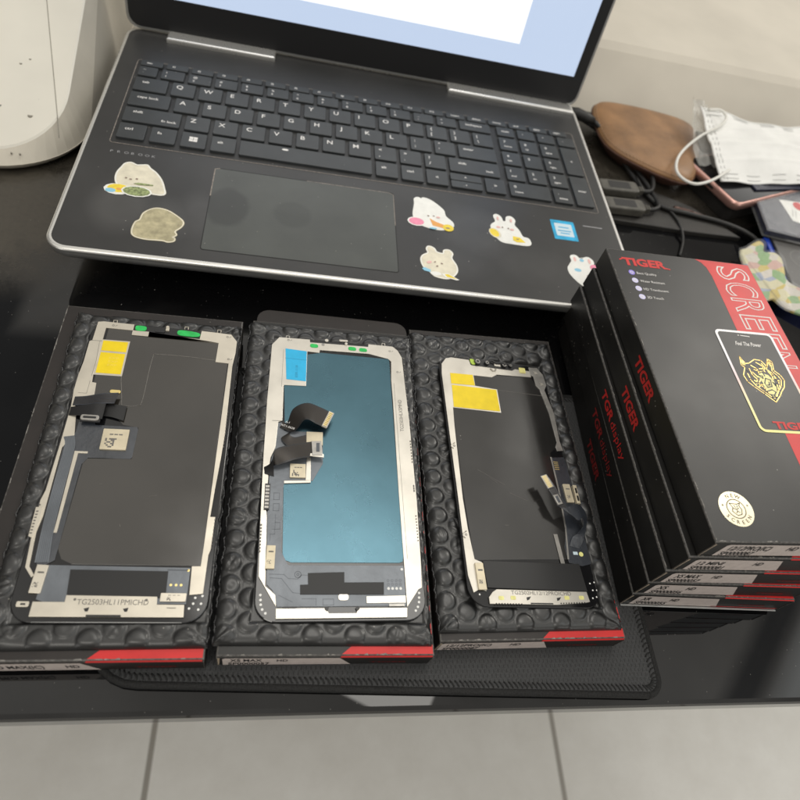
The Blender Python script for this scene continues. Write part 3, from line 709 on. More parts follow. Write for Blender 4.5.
b = MB(); b.ribbon([(1.8, 103.4, z+.5), (7, 103.8, z+1.2), (14, 104.6, z+2.6), (21, 105.2, z+3.0)], [(0, 2.6, 0), (0, 2.6, 0), (.2, 3.0, 0), (.4, 3.2, 0)], .22, traces=8)
b.build('folded_flex', ['flex_film', 'copper_trace'], t)
b = MB(); b.ribbon([(1.4, 97.6, z+.5), (6, 97.4, z+2.0), (12, 97, z+3.0), (17, 97.2, z+3.0)], [(0, 2.4, 0), (0, 2.8, 0), (0, 4.2, 0), (0, 4.4, 0)], .25); b.box(7.4, 91.2, z+2.0, 16.2, 95, z+2.9, 0, bev=.2); b.build('connector_flex', 'flex_black', t)
b = MB(); b.box(7.6, 91.4, z+2.9, 15.8, 94.4, z+3.9, 0, bev=.3, r=1.2); b.box(8.8, 92.3, z+3.9, 14.6, 93.4, z+4.0, 1, r=.5); b.build('connector', ['nickel_dull', 'flex_black'], t)
b = MB(); b.ribbon([(14, 99, z+.45), (20, 99, z+1.2), (26, 98, z+1.0)], [(0, 3, 0), (0, 3.6, 0), (0, 4.2, 0)], .2); b.build('black_tape', 'tape_black', t)
b = MB(); b.box(16.5, 109.6, z+.3, 21.5, 111.6, z+.7, 0, bev=.15, r=.9); b.build('antenna_pad', 'gold_pad', t)
# bottom: driver board, black foam, name plate
b = MB(); b.prism([(9.4, 23), (66, 23), (66.2, 7.6), (13, 7.6), (9.2, 9)], z+.2, z+.45, 0, bev=.08); b.stroke([(57, 21.9), (65, 21.9)], .5, z+.5, 1); b.build('driver_board', ['flex_grey', 'flex_trace'], t)
flatpart(t, 'foam_strip', 'tape_black', [(19.2, 21.2), (57.2, 21.2), (57.8, 10), (20.2, 10)], z+.45, .35)
b = MB(); b.prism([(8.4, 8), (20, 8), (20, 10.7), (54.6, 10.5), (54.9, 7.3), (65.6, 7.3), (66, 2.2), (8.4, 2.2)], z+.3, z+.85, 0, bev=.12)
b.text('TG2503HL11PMICHD', 2.1, (24.6, 7.0, z+.9), mi=1, width=27, bold=0); b.disc(23.6, 9, .55, z+.86, z+.88, 1); b.disc(50.6, 9, .55, z+.86, z+.88, 1)
for x in (27.6, 42.3): b.prism([(x, 5.4), (x+2, 5.9), (x+1.8, 4.3), (x+.8, 4.2)], z+.86, z+.92, 2)
b.box(29, 2.2, z+.86, 42, 3.0, z+.95, 2); b.stroke([(59, 5.9), (62.4, 5.9)], .3, z+.9, 1)
b.build('name_plate', ['nickel', 'screen_mark', 'flex_black'], t)
chip(t, 6.2, 11.2, 10.6, 22.8, z+.4, m='nickel', rotd=-2)
chip(t, 55.8, 8.4, 66, 11.9, z+.5, m='nickel')
b = MB()
for x, y in ((59.1, 15.5), (61.2, 15.5), (63.2, 15.5), (65.3, 21.8)): b.disc(x, y, .55, z+.45, z+.5, 0)
for x, y in ((69.5, 10.4), (72.3, 11.2), (69.0, 8.0), (72.1, 8.0), (67.6, 6.0), (71.3, 5.6)): b.disc(x, y, .5, z, z+.05, 1)
b.build('solder_dot', ['gold_pad', 'hole_white'], t)
b = MB(); b.box(2.6, 6, z, 7.2, 8.2, z+.6, 0, bev=.15, r=.5); b.box(4.2, 6.7, z+.6, 6, 7.4, z+.65, 1); b.build('corner_tab', ['nickel', 'flex_black'], t)

# --- middle screen
t = screen(163.93, -117.02, .0193, 75, 155, 'screen with shiny teal back and light blue tab, middle of the three')
glass(t, 75, 155); z = Z0; zf = z+.30
flatpart(t, 'backing', 'backing_teal', [(9, 141), (28, 146), (66.4, 145), (66.2, 29), (65.6, 26.6), (64, 26), (15, 25.9), (12.2, 27), (11, 30), (10.3, 62), (9.6, 99), (8.6, 121)], z, .22)
b = MB()
b.prism([(4.8, 154.6), (1.0, 149), (.8, 138.2), (.5, 122.9), (.2, 111), (.2, 92.5), (.1, 80.9), (.2, 64.6), (.6, 40), (1.2, 19.5), (9.2, 6.3), (8.6, 11.5), (6.8, 13.2), (4.2, 15.3), (4.0, 21.7), (3.3, 47), (2.6, 51.9), (3.0, 70), (3.6, 78.3), (5.6, 84.1), (6.4, 99), (8.4, 99.8), (8.3, 121.6), (8.4, 122.2), (20, 122.4), (20.3, 146), (26.9, 145.6), (27.2, 147.6), (54.8, 147.6), (65.7, 145), (67.4, 143.2), (66.6, 130), (66.7, 116), (66.1, 62), (66.1, 25), (66.1, 5.8), (71.9, 13.6), (73.6, 14.4), (74.2, 27), (74.9, 57), (74.8, 104), (74.3, 123), (73.8, 146.8), (71.7, 151.6), (69, 154.2), (54.8, 154.6), (54.8, 154.0), (54.6, 152.6), (21.8, 152.6), (21.6, 154.6)], z+.1, zf+.28, 0, bev=.1)
for x, y in ((9.8, 153), (67, 150.6), (70.6, 136)): b.ring(x, y, .35, .6, zf+.32, 1, n=14); b.stroke([(x+1.1, y-.4), (x+1.9, y+.4)], .22, zf+.32, 1)
for x in (9.4, 63.6): b.tube([(x-.9, 154.2, zf), (x-.9, 155.9, zf+.3), (x+.9, 155.9, zf+.3), (x+.9, 154.2, zf)], .22, 6, 0)
b.stroke([(3.4, 99.6), (8.2, 99.7)], .2, zf+.34, 1); b.stroke([(7.2, 121), (7.4, 146)], .14, zf+.34, 1); b.stroke([(67.9, 28), (68, 128)], .14, zf+.34, 1)
b.text('TG2503HLXSMHD', 1.9, (71.4, 97, zf+.34), (0, 1, 0), (-1, 0, 0), 1, width=20)
teeth(b, [(74.6, 78), (74.6, 92)], .7, .5, zf+.3, 1, 8); teeth(b, [(74.0, 36), (74.0, 50)], .5, .5, zf+.3, 1, 9); teeth(b, [(74.3, 62), (74.3, 66)], 1., .6, zf+.2, 1, 3); teeth(b, [(1.4, 30), (1.4, 44)], .7, .8, zf+.3, 1, 9)
for k in range(12): b.disc(74.9, 100+k*4.2, .45, zf-.1, zf+.25, 1, n=6)
b.build('metal_frame', ['nickel_bright', 'screen_mark'], t)
b = MB(); b.prism(rrect(21.6, 148.2, 55, 153.9, .8), z+.15, z+.5, 0, bev=.1); b.disc(29, 151.6, .9, z+.5, z+.7, 1); b.disc(42, 153.2, .8, z+.5, z+1.2, 2); b.disc(31, 154.6, 1.0, z+.4, z+1., 2); b.box(38, 155, z, 43, 156.4, z+.8, 2, bev=.3, r=1)
b.build('sensor_slot', ['flex_black', 'nickel_dull', 'nickel_bright'], t)
b = MB()
for x, y in ((24, 150.2), (45.4, 150.2), (51.6, 149.9)): b.prism(smooth_poly([(x-2, y+1), (x, y+1.3), (x+2, y+.8), (x+1.9, y-1), (x-1.8, y-1)], 3), z+.5, z+.85, 0, bev=.1)
b.build('foam_pad', 'green_foam', t)
b = MB(); b.prism([(8.4, 146.8), (20, 145.9), (19.9, 125.4), (9.5, 126)], zf+.30, zf+.40, 0, bev=.03); b.stroke([(8.5, 140.2), (20, 139.6)], .2, zf+.44, 1); b.text('ESR-118', 1.3, (15.4, 127.6, zf+.45), (0, 1, 0), (-1, 0, 0), 1, width=8)
b.build('pull_tab', ['blue_film', 'blue_mark'], t)
b = MB(); b.prism([(4.0, 98), (8.6, 99), (9.6, 94), (20.4, 94), (28.9, 94.4), (28.9, 76), (24, 66.4), (10.6, 64.6), (10.2, 62), (10.4, 31), (13.6, 24.6), (65.8, 24.6), (65.9, 6.4), (9.6, 6.4), (7.4, 13.4), (4.8, 16), (4.6, 22), (3.6, 48), (3.4, 70), (4, 78), (5.6, 84)], z+.24, z+.42, 0, bev=.05)
zt = z+.47
for pl in ([(6, 56), (8.6, 56), (8.6, 59.5), (6, 59.5), (6, 56)], [(6, 50.4), (8.6, 50.4), (8.6, 54), (6, 54), (6, 50.4)], [(7.2, 48.6), (7.2, 39), (5.2, 39), (5.2, 36)], [(7.2, 44.6), (9.4, 44.6), (9.4, 41.4), (6, 41.4)], [(5.6, 20.6), (12, 20.4), (14, 18.6), (18, 18.4), (19.6, 20.2), (23, 20)], [(6, 19), (11, 18.6), (16, 12.4), (20, 12)],
           [(29, 9.6), (29, 7), (33.6, 7), (33.6, 9.6), (29, 9.6)], [(10, 11.4), (16, 8.4)], [(20, 9.8), (26, 9.8), (26, 6.8)]): b.stroke(pl, .22, zt, 1)
b.ring(18, 20.4, 1.2, 1.6, zt, 1, n=20); b.ring(18, 20.4, .3, .7, zt, 1, n=16)
for k in range(4):
    b.disc(58.2+k*1.85, 14.1, .62, zt-.05, zt+.05, 2, n=14)
    for j in (0, 1): b.ring(58.2+k*1.85, 16+1.7*j, .4, .6, zt, 1, n=14)
b.disc(64.9, 22.9, .6, zt-.05, zt+.05, 2); b.build('flex_board', ['flex_grey', 'flex_trace', 'hole_white'], t)
flatpart(t, 'foam_strip', 'tape_black', [(22.4, 21), (38.5, 21.5), (38.4, 16.8), (56.2, 16.9), (55.9, 11.4), (19.2, 11.6), (19.1, 15.8), (22.5, 15.9)], z+.42, .3)
b = MB(); b.prism([(9, 5.6), (30.4, 5.6), (31.4, 3.4), (43.3, 3.4), (44.3, 5.5), (66.1, 5.5), (65.7, 1.3), (9.2, 1.3)], z+.3, z+.95, 0, bev=.12)
b.box(31.6, 2.0, z+.5, 43, 3.2, z+.9, 1); b.prism([(29.6, 6.3), (31.6, 6), (30.8, 4), (29.6, 5)], z+.9, z+1.0, 1); b.prism([(43, 5.8), (45, 6.3), (44.8, 5), (43.6, 4)], z+.9, z+1.0, 1)
b.box(12, 5.8, z+.5, 18, 6.4, z+.8, 1); b.build('bottom_plate', ['nickel_bright', 'flex_black'], t)
b = MB(); b.prism([(48, 10.6), (65.8, 10.9), (65.6, 7.6), (48, 7.6)], z+.42, z+.8, 0, bev=.1); b.prism(rrect(35.6, 8.9, 40.2, 11.8, 1.3), z+.42, z+.7, 0, bev=.1); b.box(58, 6.2, z+.42, 65, 7.3, z+.7, 1); b.build('contact_plate', ['nickel_bright', 'nickel_dull'], t)
chip(t, 3.9, 22.7, 7.8, 33.4, z+.45, rotd=-1)
b = MB(); b.box(1.7, 50.6, z+.4, 4.2, 64, z+1.1, 0, bev=.2)
for k in range(7): b.box(2.0, 51.4+k*1.75, z+1.1, 3.8, 52.5+k*1.75, z+1.2, 1)
b.build('side_contact', ['flex_black', 'nickel_dull'], t)
b = MB()
for x, y in ((2.4, 11.6), (2.6, 9.5), (2.8, 7.5), (3.5, 5.5), (4.9, 3.9), (72.2, 12.2), (72.0, 10.1), (71.8, 8.1), (71.1, 6.0), (70.0, 4.4)): b.disc(x, y, .55, z, z+.06, 0)
b.build('drill_dot', 'hole_white', t)
# folded connectors with their plates
b = MB(); b.prism([(20.6, 66.4), (23, 66.4), (23, 79), (21, 79)], z+.5, z+.9, 0, bev=.08); b.prism([(10.4, 64.4), (23, 65.2), (23, 66.4), (10.4, 65.8)], z+.5, z+.9, 0, bev=.08); b.build('metal_strip', 'nickel_bright', t)
chip(t, 20.6, 86, 28.8, 93.6, z+.45, code=False); chip(t, 13, 67.5, 20.5, 75, z+.45)
b = MB(); b.ribbon([(8, 97.6, z+.6), (12.5, 95.6, z+1.6), (16, 100.6, z+5.5), (20.5, 102.4, z+6.6), (26, 100.6, z+6.0), (31, 98.6, z+5.2)], [(.8, 2.0, 0), (-1.6, 3.0, -.6), (-2.5, 4.0, -.8), (-.4, 5.2, -.3), (1.3, 4.9, 0), (1.9, 4.5, 0)], .17, traces=9); b.build('upper_flex', ['flex_black', 'copper_trace'], t)
b = MB(); b.ribbon([(29.6, 99.1, z+5.7), (32.2, 98.1, z+5.3)], [(1.9, 4.5, 0), (1.9, 4.5, 0)], 1.0, 0)
for k in range(9): u = -4+k; b.box(-.9, -.28, 0, .9, .28, .12, 1, M=Matrix.Translation((30.9+u*.39, 98.6+u*.92, z+6.15)) @ Matrix.Rotation(math.radians(-23), 4, 'Z'))
b.build('connector', ['nickel_dull', 'gold_pad'], t)
b = MB(); b.text('A-1', 1.1, (9.8, 97.6, z+2.6), (.92, -.35, .1), (.35, .92, .1), 0); b.text('NT1-0628', 1.1, (7.8, 95.6, z+2.6), (.92, -.35, .1), (.35, .92, .1), 0, width=7); b.build('flex_print', 'white_ink', t)
b = MB(); b.ribbon([(12.6, 93.4, z+.6), (10.2, 90, z+1.5), (14, 86.6, z+1.6), (20.4, 88, z+1.2)], [(1.4, 1.4, 0), (2.0, 1.4, .4), (.6, 3.2, 0), (0, 3.6, 0)], .17, traces=9); b.build('middle_flex', ['flex_black', 'copper_trace'], t)
b = MB(); b.ribbon([(3.4, 68.6, z+.6), (2.9, 72.6, z+2.4), (6.5, 76.2, z+4.6), (14, 79.6, z+4.4), (25, 82.8, z+3.2)], [(2.2, -.6, 0), (2.2, -.4, 2.0), (-1.2, 3.4, 1.0), (-1.6, 3.9, 0), (-.5, 4.2, 0)], .17, traces=9); b.build('lower_flex', ['flex_black', 'copper_trace'], t)
b = MB(); b.box(-2.5, -4.0, 0, 2.5, 4.0, .9, 0, bev=.2, M=Matrix.Translation((25.6, 82.6, z+3.3)) @ Matrix.Rotation(math.radians(4), 4, 'Z')); b.box(-.7, -2.4, .9, .9, 2.4, 1.1, 1, M=Matrix.Translation((26, 83, z+3.3))); b.prism([(22.2, 78.2), (29, 77.6), (29, 79.6), (24, 80), (22.4, 79.6)], z+3.2, z+3.9, 2, bev=.1); b.build('connector', ['nickel_dull', 'flex_trace', 'nickel_bright'], t)

# --- right screen
t = screen(255.04, -116.0, .0166, 68.8, 143.9, 'smaller dark backed screen with wide yellow tab, beside the carton stack')
t.rotation_euler.y = math.radians(4.2); t.location.z += .0033
glass(t, 68.8, 143.9); z = Z0; zf = z+.30
flatpart(t, 'backing', 'backing_grey', [(8, 131), (35, 133.6), (57.6, 135), (60.6, 128), (64.6, 127), (64.0, 88), (59, 84), (58, 40), (56, 24), (5.2, 21.6), (4.2, 60), (5, 107)], z, .2)
b = MB(); b.stroke([(33.4, 123), (63.6, 122.5)], .2, z+.26, 0)
for x, y, a, l in ((14, 70, -.5, 16), (30, 58, -.4, 10), (24, 40, .1, 2.4), (20, 66, -.6, 5)): b.stroke([(x, y), (x+l*math.cos(a), y+l*math.sin(a))], .10, z+.26, 0)
b.build('film_line', 'scratch', t)
b = MB(); b.prism([(4.6, 141.4), (1.6, 137), (.9, 130), (.9, 95), (1.0, 55), (.8, 26.7), (.9, 14), (2.6, 6.2), (6, 8), (9, 7.0), (8.8, 20.6), (5.3, 22), (4.0, 37), (3.5, 53), (4.4, 95.6), (5, 107.4), (33.6, 107.2), (33.8, 123.2), (20.4, 124), (20.4, 131.4), (31.9, 131.6), (35.5, 134.0), (57.7, 135.2), (58, 139.6), (48, 139.8), (46, 138.4), (20, 138.6), (19, 142.4), (8, 142.6)], z+.1, zf+.25, 0, bev=.1)
teeth(b, [(.9, 128), (.9, 28)], .9, .55, zf-.1, 1, 40)
for k in range(2): y = (83, 34)[k]; b.tube([(2, y-1.8, zf+.3), (.6, y-.6, zf+.7), (1.6, y+.8, zf+.7), (3, y+1.8, zf+.3)], .25, 6, 0); b.ring(2.6, y, .3, .6, zf+.3, 1, n=12)
b.build('metal_frame', ['nickel_bright', 'screen_mark'], t)
b = MB(); b.prism([(57.4, 142.4), (63, 142.6), (66.0, 138), (66.6, 130.3), (64.6, 126.6), (67.2, 110), (66.4, 92), (67.2, 86), (63.4, 85.4), (63.0, 88), (64.4, 91), (64.0, 110), (61.4, 127), (59.6, 129.4), (59.2, 136), (57.4, 137)], z+.2, zf+.4, 0, bev=.12)
for x, y in ((61.2, 138.6), (63.6, 130.6)): b.disc(x, y, .9, zf+.4, zf+.65, 1); b.stroke([(x-1.2, y+.8), (x+1.1, y-.7)], .5, zf+.68, 1)
teeth(b, [(66.8, 126), (67.2, 92)], .9, .5, zf-.1, 2, 12); b.build('side_bracket', ['nickel_dull', 'nickel_bright', 'screen_mark'], t)
b = MB(); b.prism(rrect(19.4, 138.6, 47, 143.4, .8), z+.1, z+.6, 0, bev=.1)
for x, w in ((24, 4.2), (30, 3.0), (41, 3.6), (45, 2.2)): b.disc(x, 141.2, w/2, z+.6, z+1.8, 0, n=18); b.ring(x, 141.2, w*.22, w*.34, z+1.84, 1, n=18)
b.tube([(31, 141.6, z+1.6), (33, 142.8, z+1.8), (36, 141.6, z+1.4), (39, 142, z+1.6), (43, 141.4, z+1.5)], .55, 7, 0, sub=4); b.box(34.6, 139.8, z+.6, 38.6, 142.2, z+1.2, 2, bev=.15); b.tube([(31.6, 137.6, z+.6), (33.4, 136.4, z+1.2), (35, 136.6, z+1.2), (35.2, 138.4, z+.8)], .35, 6, 2)
b.build('sensor_slot', ['flex_black', 'nickel_dull', 'nickel_bright'], t)
b = MB(); b.prism(smooth_poly([(19.6, 142.8), (22.2, 142.4), (22.4, 139.4), (20.2, 139.4)], 3), z+.6, z+1.0, 0); b.build('foam_pad', 'lime_foam', t)
b = MB(); b.prism(rrect(50.6, 137.4, 54.6, 141.2, .5), zf+.26, zf+.6, 0, bev=.1); b.build('foil_pad', 'gold_pale', t)
b = MB(); b.prism([(6.0, 131), (19.8, 131.5), (20.2, 124.1), (5.8, 123.6)], zf+.28, zf+.38, 0, bev=.03); b.prism([(6, 122.7), (33.1, 122.7), (33, 108), (5.4, 107.8)], zf+.28, zf+.40, 0, bev=.03); b.build('pull_tab', 'yellow_film', t)
b = MB(); b.prism([(58.4, 81), (66.8, 82), (68.0, 62), (68.2, 22), (62.4, 20.6), (55.2, 22), (54.6, 30), (58.2, 40)], z+.2, z+.42, 0, bev=.05)
for k in range(5): b.stroke([(59.6+k*.0, 74+k*1.1), (62, 74+k*1.1)], .4, z+.47, 1)
b.stroke([(58.6, 81), (58.8, 60), (57.6, 40), (55.2, 24)], .9, z+.5, 2); b.stroke([(51, 35.8), (51.6, 21.6)], 2.2, z+.5, 2)
b.disc(63, 26.6, 1.2, z+.42, z+.55, 3, n=14); b.stroke([(59.2, 27), (60.6, 27)], 1.6, z+.5, 4); b.build('flex_board', ['flex_film', 'gold_pad', 'nickel_dull', 'gold_pale', 'st_pale'], t)
chip(t, 61.6, 54.4, 65.8, 65, z+.45, rotd=2)
b = MB(); b.box(66.8, 53.6, z+.4, 68.8, 64.2, z+2.4, 0, bev=.2)
for k in range(2): b.box(67.3, 55+k*4.4, z+2.4, 68.4, 58+k*4.4, z+2.45, 1)
b.build('side_contact', ['chip_cream', 'flex_black'], t)
b = MB(); b.ribbon([(60, 30, z+.6), (62.4, 34, z+1.6), (65, 38, z+3), (66.6, 43, z+5.4), (63.4, 46.6, z+7.6), (58, 44.6, z+8.0), (54.2, 47.6, z+7.8), (52, 54, z+7.6), (50.2, 59, z+7.4), (48, 63.6, z+7.2)], [(2.6, -.6, 0), (2.8, -.8, 0), (2.6, 1.2, 0), (1.6, 3.2, 0), (-.4, 3.8, 0), (-2.6, 3.2, 0), (-3.0, 1.0, 0), (-2.0, -.6, 0), (-2.2, -.8, 0), (-2.4, -1.2, 0)], .18, traces=8); b.build('connector_flex', ['flex_film', 'copper_trace'], t)
b = MB(); Mx = Matrix.Translation((48.4, 62.0, z+7.3)) @ Matrix.Rotation(math.radians(22), 4, 'Z'); b.box(-2.3, -3.8, 0, 1.7, 3.8, 1.0, 0, bev=.15, M=Mx)
for k in range(9): b.box(-1.7, -3.3+k*.76, 1.0, .9, -2.9+k*.76, 1.1, 1, M=Mx)
b.build('connector', ['nickel_dull', 'gold_pad'], t)
b = MB(); Mx = Matrix.Translation((51.6, 51.8, z+7.9)) @ Matrix.Rotation(math.radians(18), 4, 'Z'); b.box(-1.5, -2.8, 0, 1.7, 2.8, .8, 0, bev=.15, M=Mx); b.box(-.6, -1.8, .8, .8, 1.8, .9, 1, M=Mx); b.build('connector', ['nickel_dull', 'flex_trace'], t)
flatpart(t, 'foam_strip', 'tape_black', [(9.3, 21.2), (60.4, 21.4), (61.4, 8), (9.8, 8.6)], z+.3, .5)
chip(t, 4.9, 7.4, 9.0, 20, z+.5, rotd=1)
b = MB(); b.prism([(11.8, 6.6), (14.0, 7.9), (60.8, 7.7), (61.4, 3), (58, 2.4), (44, 1.3), (9.6, 1.2), (9.6, 4.2)], z+.3, z+.95, 0, bev=.12)
b.text('TG2502HL12/12PROICHD', 1.75, (21, 5.7, z+1.0), mi=1, width=31)
for x in (28.4, 44): b.prism([(x, 4.4), (x+2.4, 4.9), (x+1.2, 3.4), (x, 3)], z+.96, z+1.0, 2)
b.box(30, 1.4, z+.96, 41.6, 2.0, z+1.0, 2); teeth(b, [(12, 1.0), (26, 1.0)], .5, .5, z+.96, 2, 10); teeth(b, [(45, 1.6), (59, 2.2)], .5, .5, z+.96, 2, 10); b.build('name_plate', ['nickel_bright', 'screen_mark', 'flex_black'], t)
b = MB()
for x, y in ((15.6, 3.9), (21.6, 4.1), (49.4, 4.6), (57.2, 4.8)): b.box(x-1.3, y-.9, z+.95, x+1.3, y+.9, z+1.05, 0, r=.5)
b.build('contact_pad', 'gold_pale', t)
b = MB()
for x, y in ((64.3, 12.1), (66.8, 12.7), (65.0, 8.8), (67.2, 8.9), (66.2, 5.6), (64.0, 5.0), (3.2, 12.6), (4, 9.4), (5.6, 5.6), (3.4, 15.4)): b.disc(x, y, .4, z, z+.06, 0, n=10)
b.build('drill_dot', 'hole_white', t)

# ------------------------------------------------------------------ laptop
lap = thing('laptop', (0, 0, 0), 'open laptop with black keyboard, silver rim and little stickers on the palm rest', 'laptop')
lap.rotation_euler.x = .0078
ZL = 30
b = MB(); o = rrect(0, 0, 365, 243, 12, 8)
p = ccw(o); b.rings([[(*q, 17) for q in inset(p, 14)], [(*q, 20) for q in inset(p, 4)], [(*q, 24) for q in inset(p, .8)], [(*q, 28.6) for q in p], [(*q, 29.6) for q in inset(p, .5)], [(*q, 29.9) for q in inset(p, 1.6)]], 0, mis=[1, 1, 1, 0, 0], smooth=True); b.build('base', ['silver', 'silver_body'], lap)
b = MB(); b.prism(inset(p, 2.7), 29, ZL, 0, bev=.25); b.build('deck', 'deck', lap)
for x in (44, 321):
    for y in (30, 222): b = MB(); b.box(x-7, y-4, .05, x+7, y+4, 18, 0, bev=1, r=3); b.build('foot', 'rubber', lap)
kb = MB(); kb.box(15.4, 98.6, ZL-.02, 353.4, 198.2, ZL+.1, 0, r=2); kb = kb.build('keyboard', 'deck_well', lap)
b = MB(); rim = rrect(15.2, 98.4, 353.6, 198.4, 2.2); b.stroke(rim, .5, ZL+.14, 0, closed=True)
b.build('keyboard_rim', 'dusty_line', lap)
U_ = 18.42
def key(x, y, w, h, leg=(), r=1.0):
    b = MB(); b.prism(rrect(x, y, x+w, y+h, r, 3), ZL+.1, ZL+1.75, 0, bev=.35)
    for st, fx, fy, cap, *rest in leg: b.text(st, cap*(1.25 if len(st) > 1 else 1), (x+fx, y+fy, ZL+1.79), mi=1, bold=.01, width=rest[0] if rest else None)
    b.build('key', ['key_black', 'white_ink'], kb)
kw = 15.7; kh = 15.7; yb, yz, ya, yq, yn, yf = 102.85, 121.27, 139.69, 158.11, 176.53, 189.6
def one(s_): return [(s_, 3.0, 8.6, 4.0)]
def two(a, c): return [(a, 3.0, 9.8, 3.0), (c, 3.0, 3.2, 3.0)]
for st, x, w in (('ctrl', 18.2, 16.8), ('fn', 38.0, 15.8), ('', 57.0, 15.8), ('alt', 75.9, 15.8), ('', 94.2, 89.4), ('alt', 186.4, 15.6), ('ctrl', 204.7, 15.6), ('<', 222.9, 15.6), ('>', 266.7, 15.0)):
    key(x, yb, w, kh, [(st, 4 if len(st) > 1 else 6.5, 8.6 if len(st) > 1 else 6.4, 2.0 if len(st) > 1 else 3)] if st else [])
b = MB()
for i in (0, 1):
    for j in (0, 1): b.prism([(62+i*2.7+.12*j, 109+j*2.6), (64.5+i*2.7, 109+j*2.6), (64.5+i*2.7, 111.4+j*2.6), (62+i*2.7, 111.4+j*2.6)], ZL+1.76, ZL+1.79, 0)
b.build('key_symbol', 'white_ink', kb); b = MB(); b.disc(124, 115.4, 2.2, ZL+1.76, ZL+1.79, 0, ry=1.0); b.build('key_symbol', 'white_ink', kb)
key(240.6, yb, 23.4, 7.4, [('v', 10.5, 2.6, 2.0)]); key(240.6, yb+8.2, 23.4, 7.5, [('^', 10.5, 2.2, 2.6)])
key(18.2, yz, 35.8, kh, [('shift', 5.5, 9.8, 2.0), ('fn lock', 24, 3.6, 1.9)]); key(18.2, ya, 26.2, kh, [('caps lock', 5, 9, 2.0)]); key(18.2, yq, 21.8, kh, [('tab', 5, 9, 2.0)])
for i, ch in enumerate('ZXCVBNM'): key(57.1+i*U_, yz, kw, kh, one(ch))
for i, (a, c) in enumerate((('<', ','), ('>', '.'), ('?', '/'))): key(57.1+(7+i)*U_, yz, kw, kh, two(a, c))
key(57.1+10*U_, yz, 38.4, kh, [('shift', 7, 9, 2.0), ('lock', 28, 4, 1.8)])
for i, ch in enumerate('ASDFGHJKL'): key(47.6+i*U_, ya, kw, kh, one(ch))
for i, (a, c) in enumerate(((':', ';'), ('"', "'"))): key(47.6+(9+i)*U_, ya, kw, kh, two(a, c))
key(250.2, ya, 29.6, kh, [('enter', 4, 9.4, 2.0)])
for i, ch in enumerate('QWERTYUIOP'): key(42.85+i*U_, yq, kw, kh, one(ch))
for i, (a, c) in enumerate((('{', '['), ('}', ']'), ('|', '\\'))): key(42.85+(10+i)*U_, yq, kw, kh, two(a, c))
for i, (a, c) in enumerate((('~', '`'), ('!', '1'), ('@', '2'), ('#', '3'), ('$', '4'), ('%', '5'), ('^', '6'), ('&', '7'), ('*', '8'), ('(', '9'), (')', '0'), ('_', '-'), ('+', '='))):
    key(18.2 if i == 0 else 33.6+(i-1)*U_, yn, 12.6 if i == 0 else kw, 11.4, [(a, 3.1, 6.6, 2.1), (c, 3.1, 2.2, 2.1)])
key(254.6, yn-.0, 25.2, 11.4, [('backspace', 5, 6, 1.8)])
for k in range(19): key(18.2+k*17.42, yf, 15.0, 6.6, [(['esc', 'f1', 'f2', 'f3', 'f4', 'f5', 'f6', 'f7', 'f8', 'f9', 'f10', 'f11', 'f12', 'insert', 'delete', 'home', 'end', 'pgup', 'pgdn'][k], 4, 2.4, 1.6)], r=.8)
NX = (285.3, 302.6, 319.8, 337.2); nw = 14.4
for r_, y, h, row in ((0, yn, 11.4, ('num', '/', '*', '-')),):
    for i in range(4): key(NX[i], y, nw, h, [(row[i], 4, 5, 2.0)])
for y, row, sub in ((yq, '789', ('home', 'up', 'pgup')), (ya, '456', ('left', '', 'right')), (yz, '123', ('end', 'dn', 'pgdn'))):
    for i in range(3): key(NX[i], y, nw, kh, [(row[i], 3.6, 9.2, 2.6)] + ([(sub[i], 3.6, 3.8, 1.5)] if sub[i] else []))
key(NX[3], ya, nw-.6, kh*2+2.7, [('+', 5.5, 15, 2.6)]); key(NX[3], yb, nw-.6, kh*2+2.7, [('enter', 4, 16, 1.7)])
key(NX[0], yb, nw+17.3, kh, [('0', 3.6, 9.2, 2.6), ('insert', 3.6, 3.8, 1.5)]); key(NX[2], yb, nw, kh, [('.', 3.6, 9.2, 2.6), ('delete', 3.6, 3.8, 1.5)])
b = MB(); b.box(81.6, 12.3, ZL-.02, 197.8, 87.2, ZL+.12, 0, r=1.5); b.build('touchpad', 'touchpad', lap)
b = MB(); o = rrect(81.2, 11.9, 198.2, 87.6, 1.8); b.stroke(o, .42, ZL+.06, 0, closed=True); b.stroke([(81.3, 60), (81.3, 86.5), (84, 87.5)], .7, ZL+.16, 1); b.stroke([(198, 55), (198, 86), (195, 87.4), (140, 87.5)], .5, ZL+.16, 1); b.build('touchpad_gap', ['rubber', 'dusty_line'], lap)
b = MB(); b.text('PROBOOK', 2.1, (17.4, 88.8, ZL+.05), mi=0, width=27.5)
# widen the letter spacing by placing each letter itself
b = MB()
for k, ch in enumerate('PROBOOK'): b.text(ch, 2.1, (17.6+k*4.1, 88.8, ZL+.06), mi=0, sx=1.15)
b.build('lettering', 'grey_ink', lap)
b = MB(); b.box(337, 81.4, ZL, 352, 82.2, ZL+.1, 0); b.build('indicator_slot', 'grey_ink', lap)
for x0, x1 in ((30, 110), (250, 361)):
    b = MB(); b.box(x0, 228, ZL-.5, x1, 240, ZL+3.2, 0, bev=1.2); b.build('hinge', 'silver', lap)
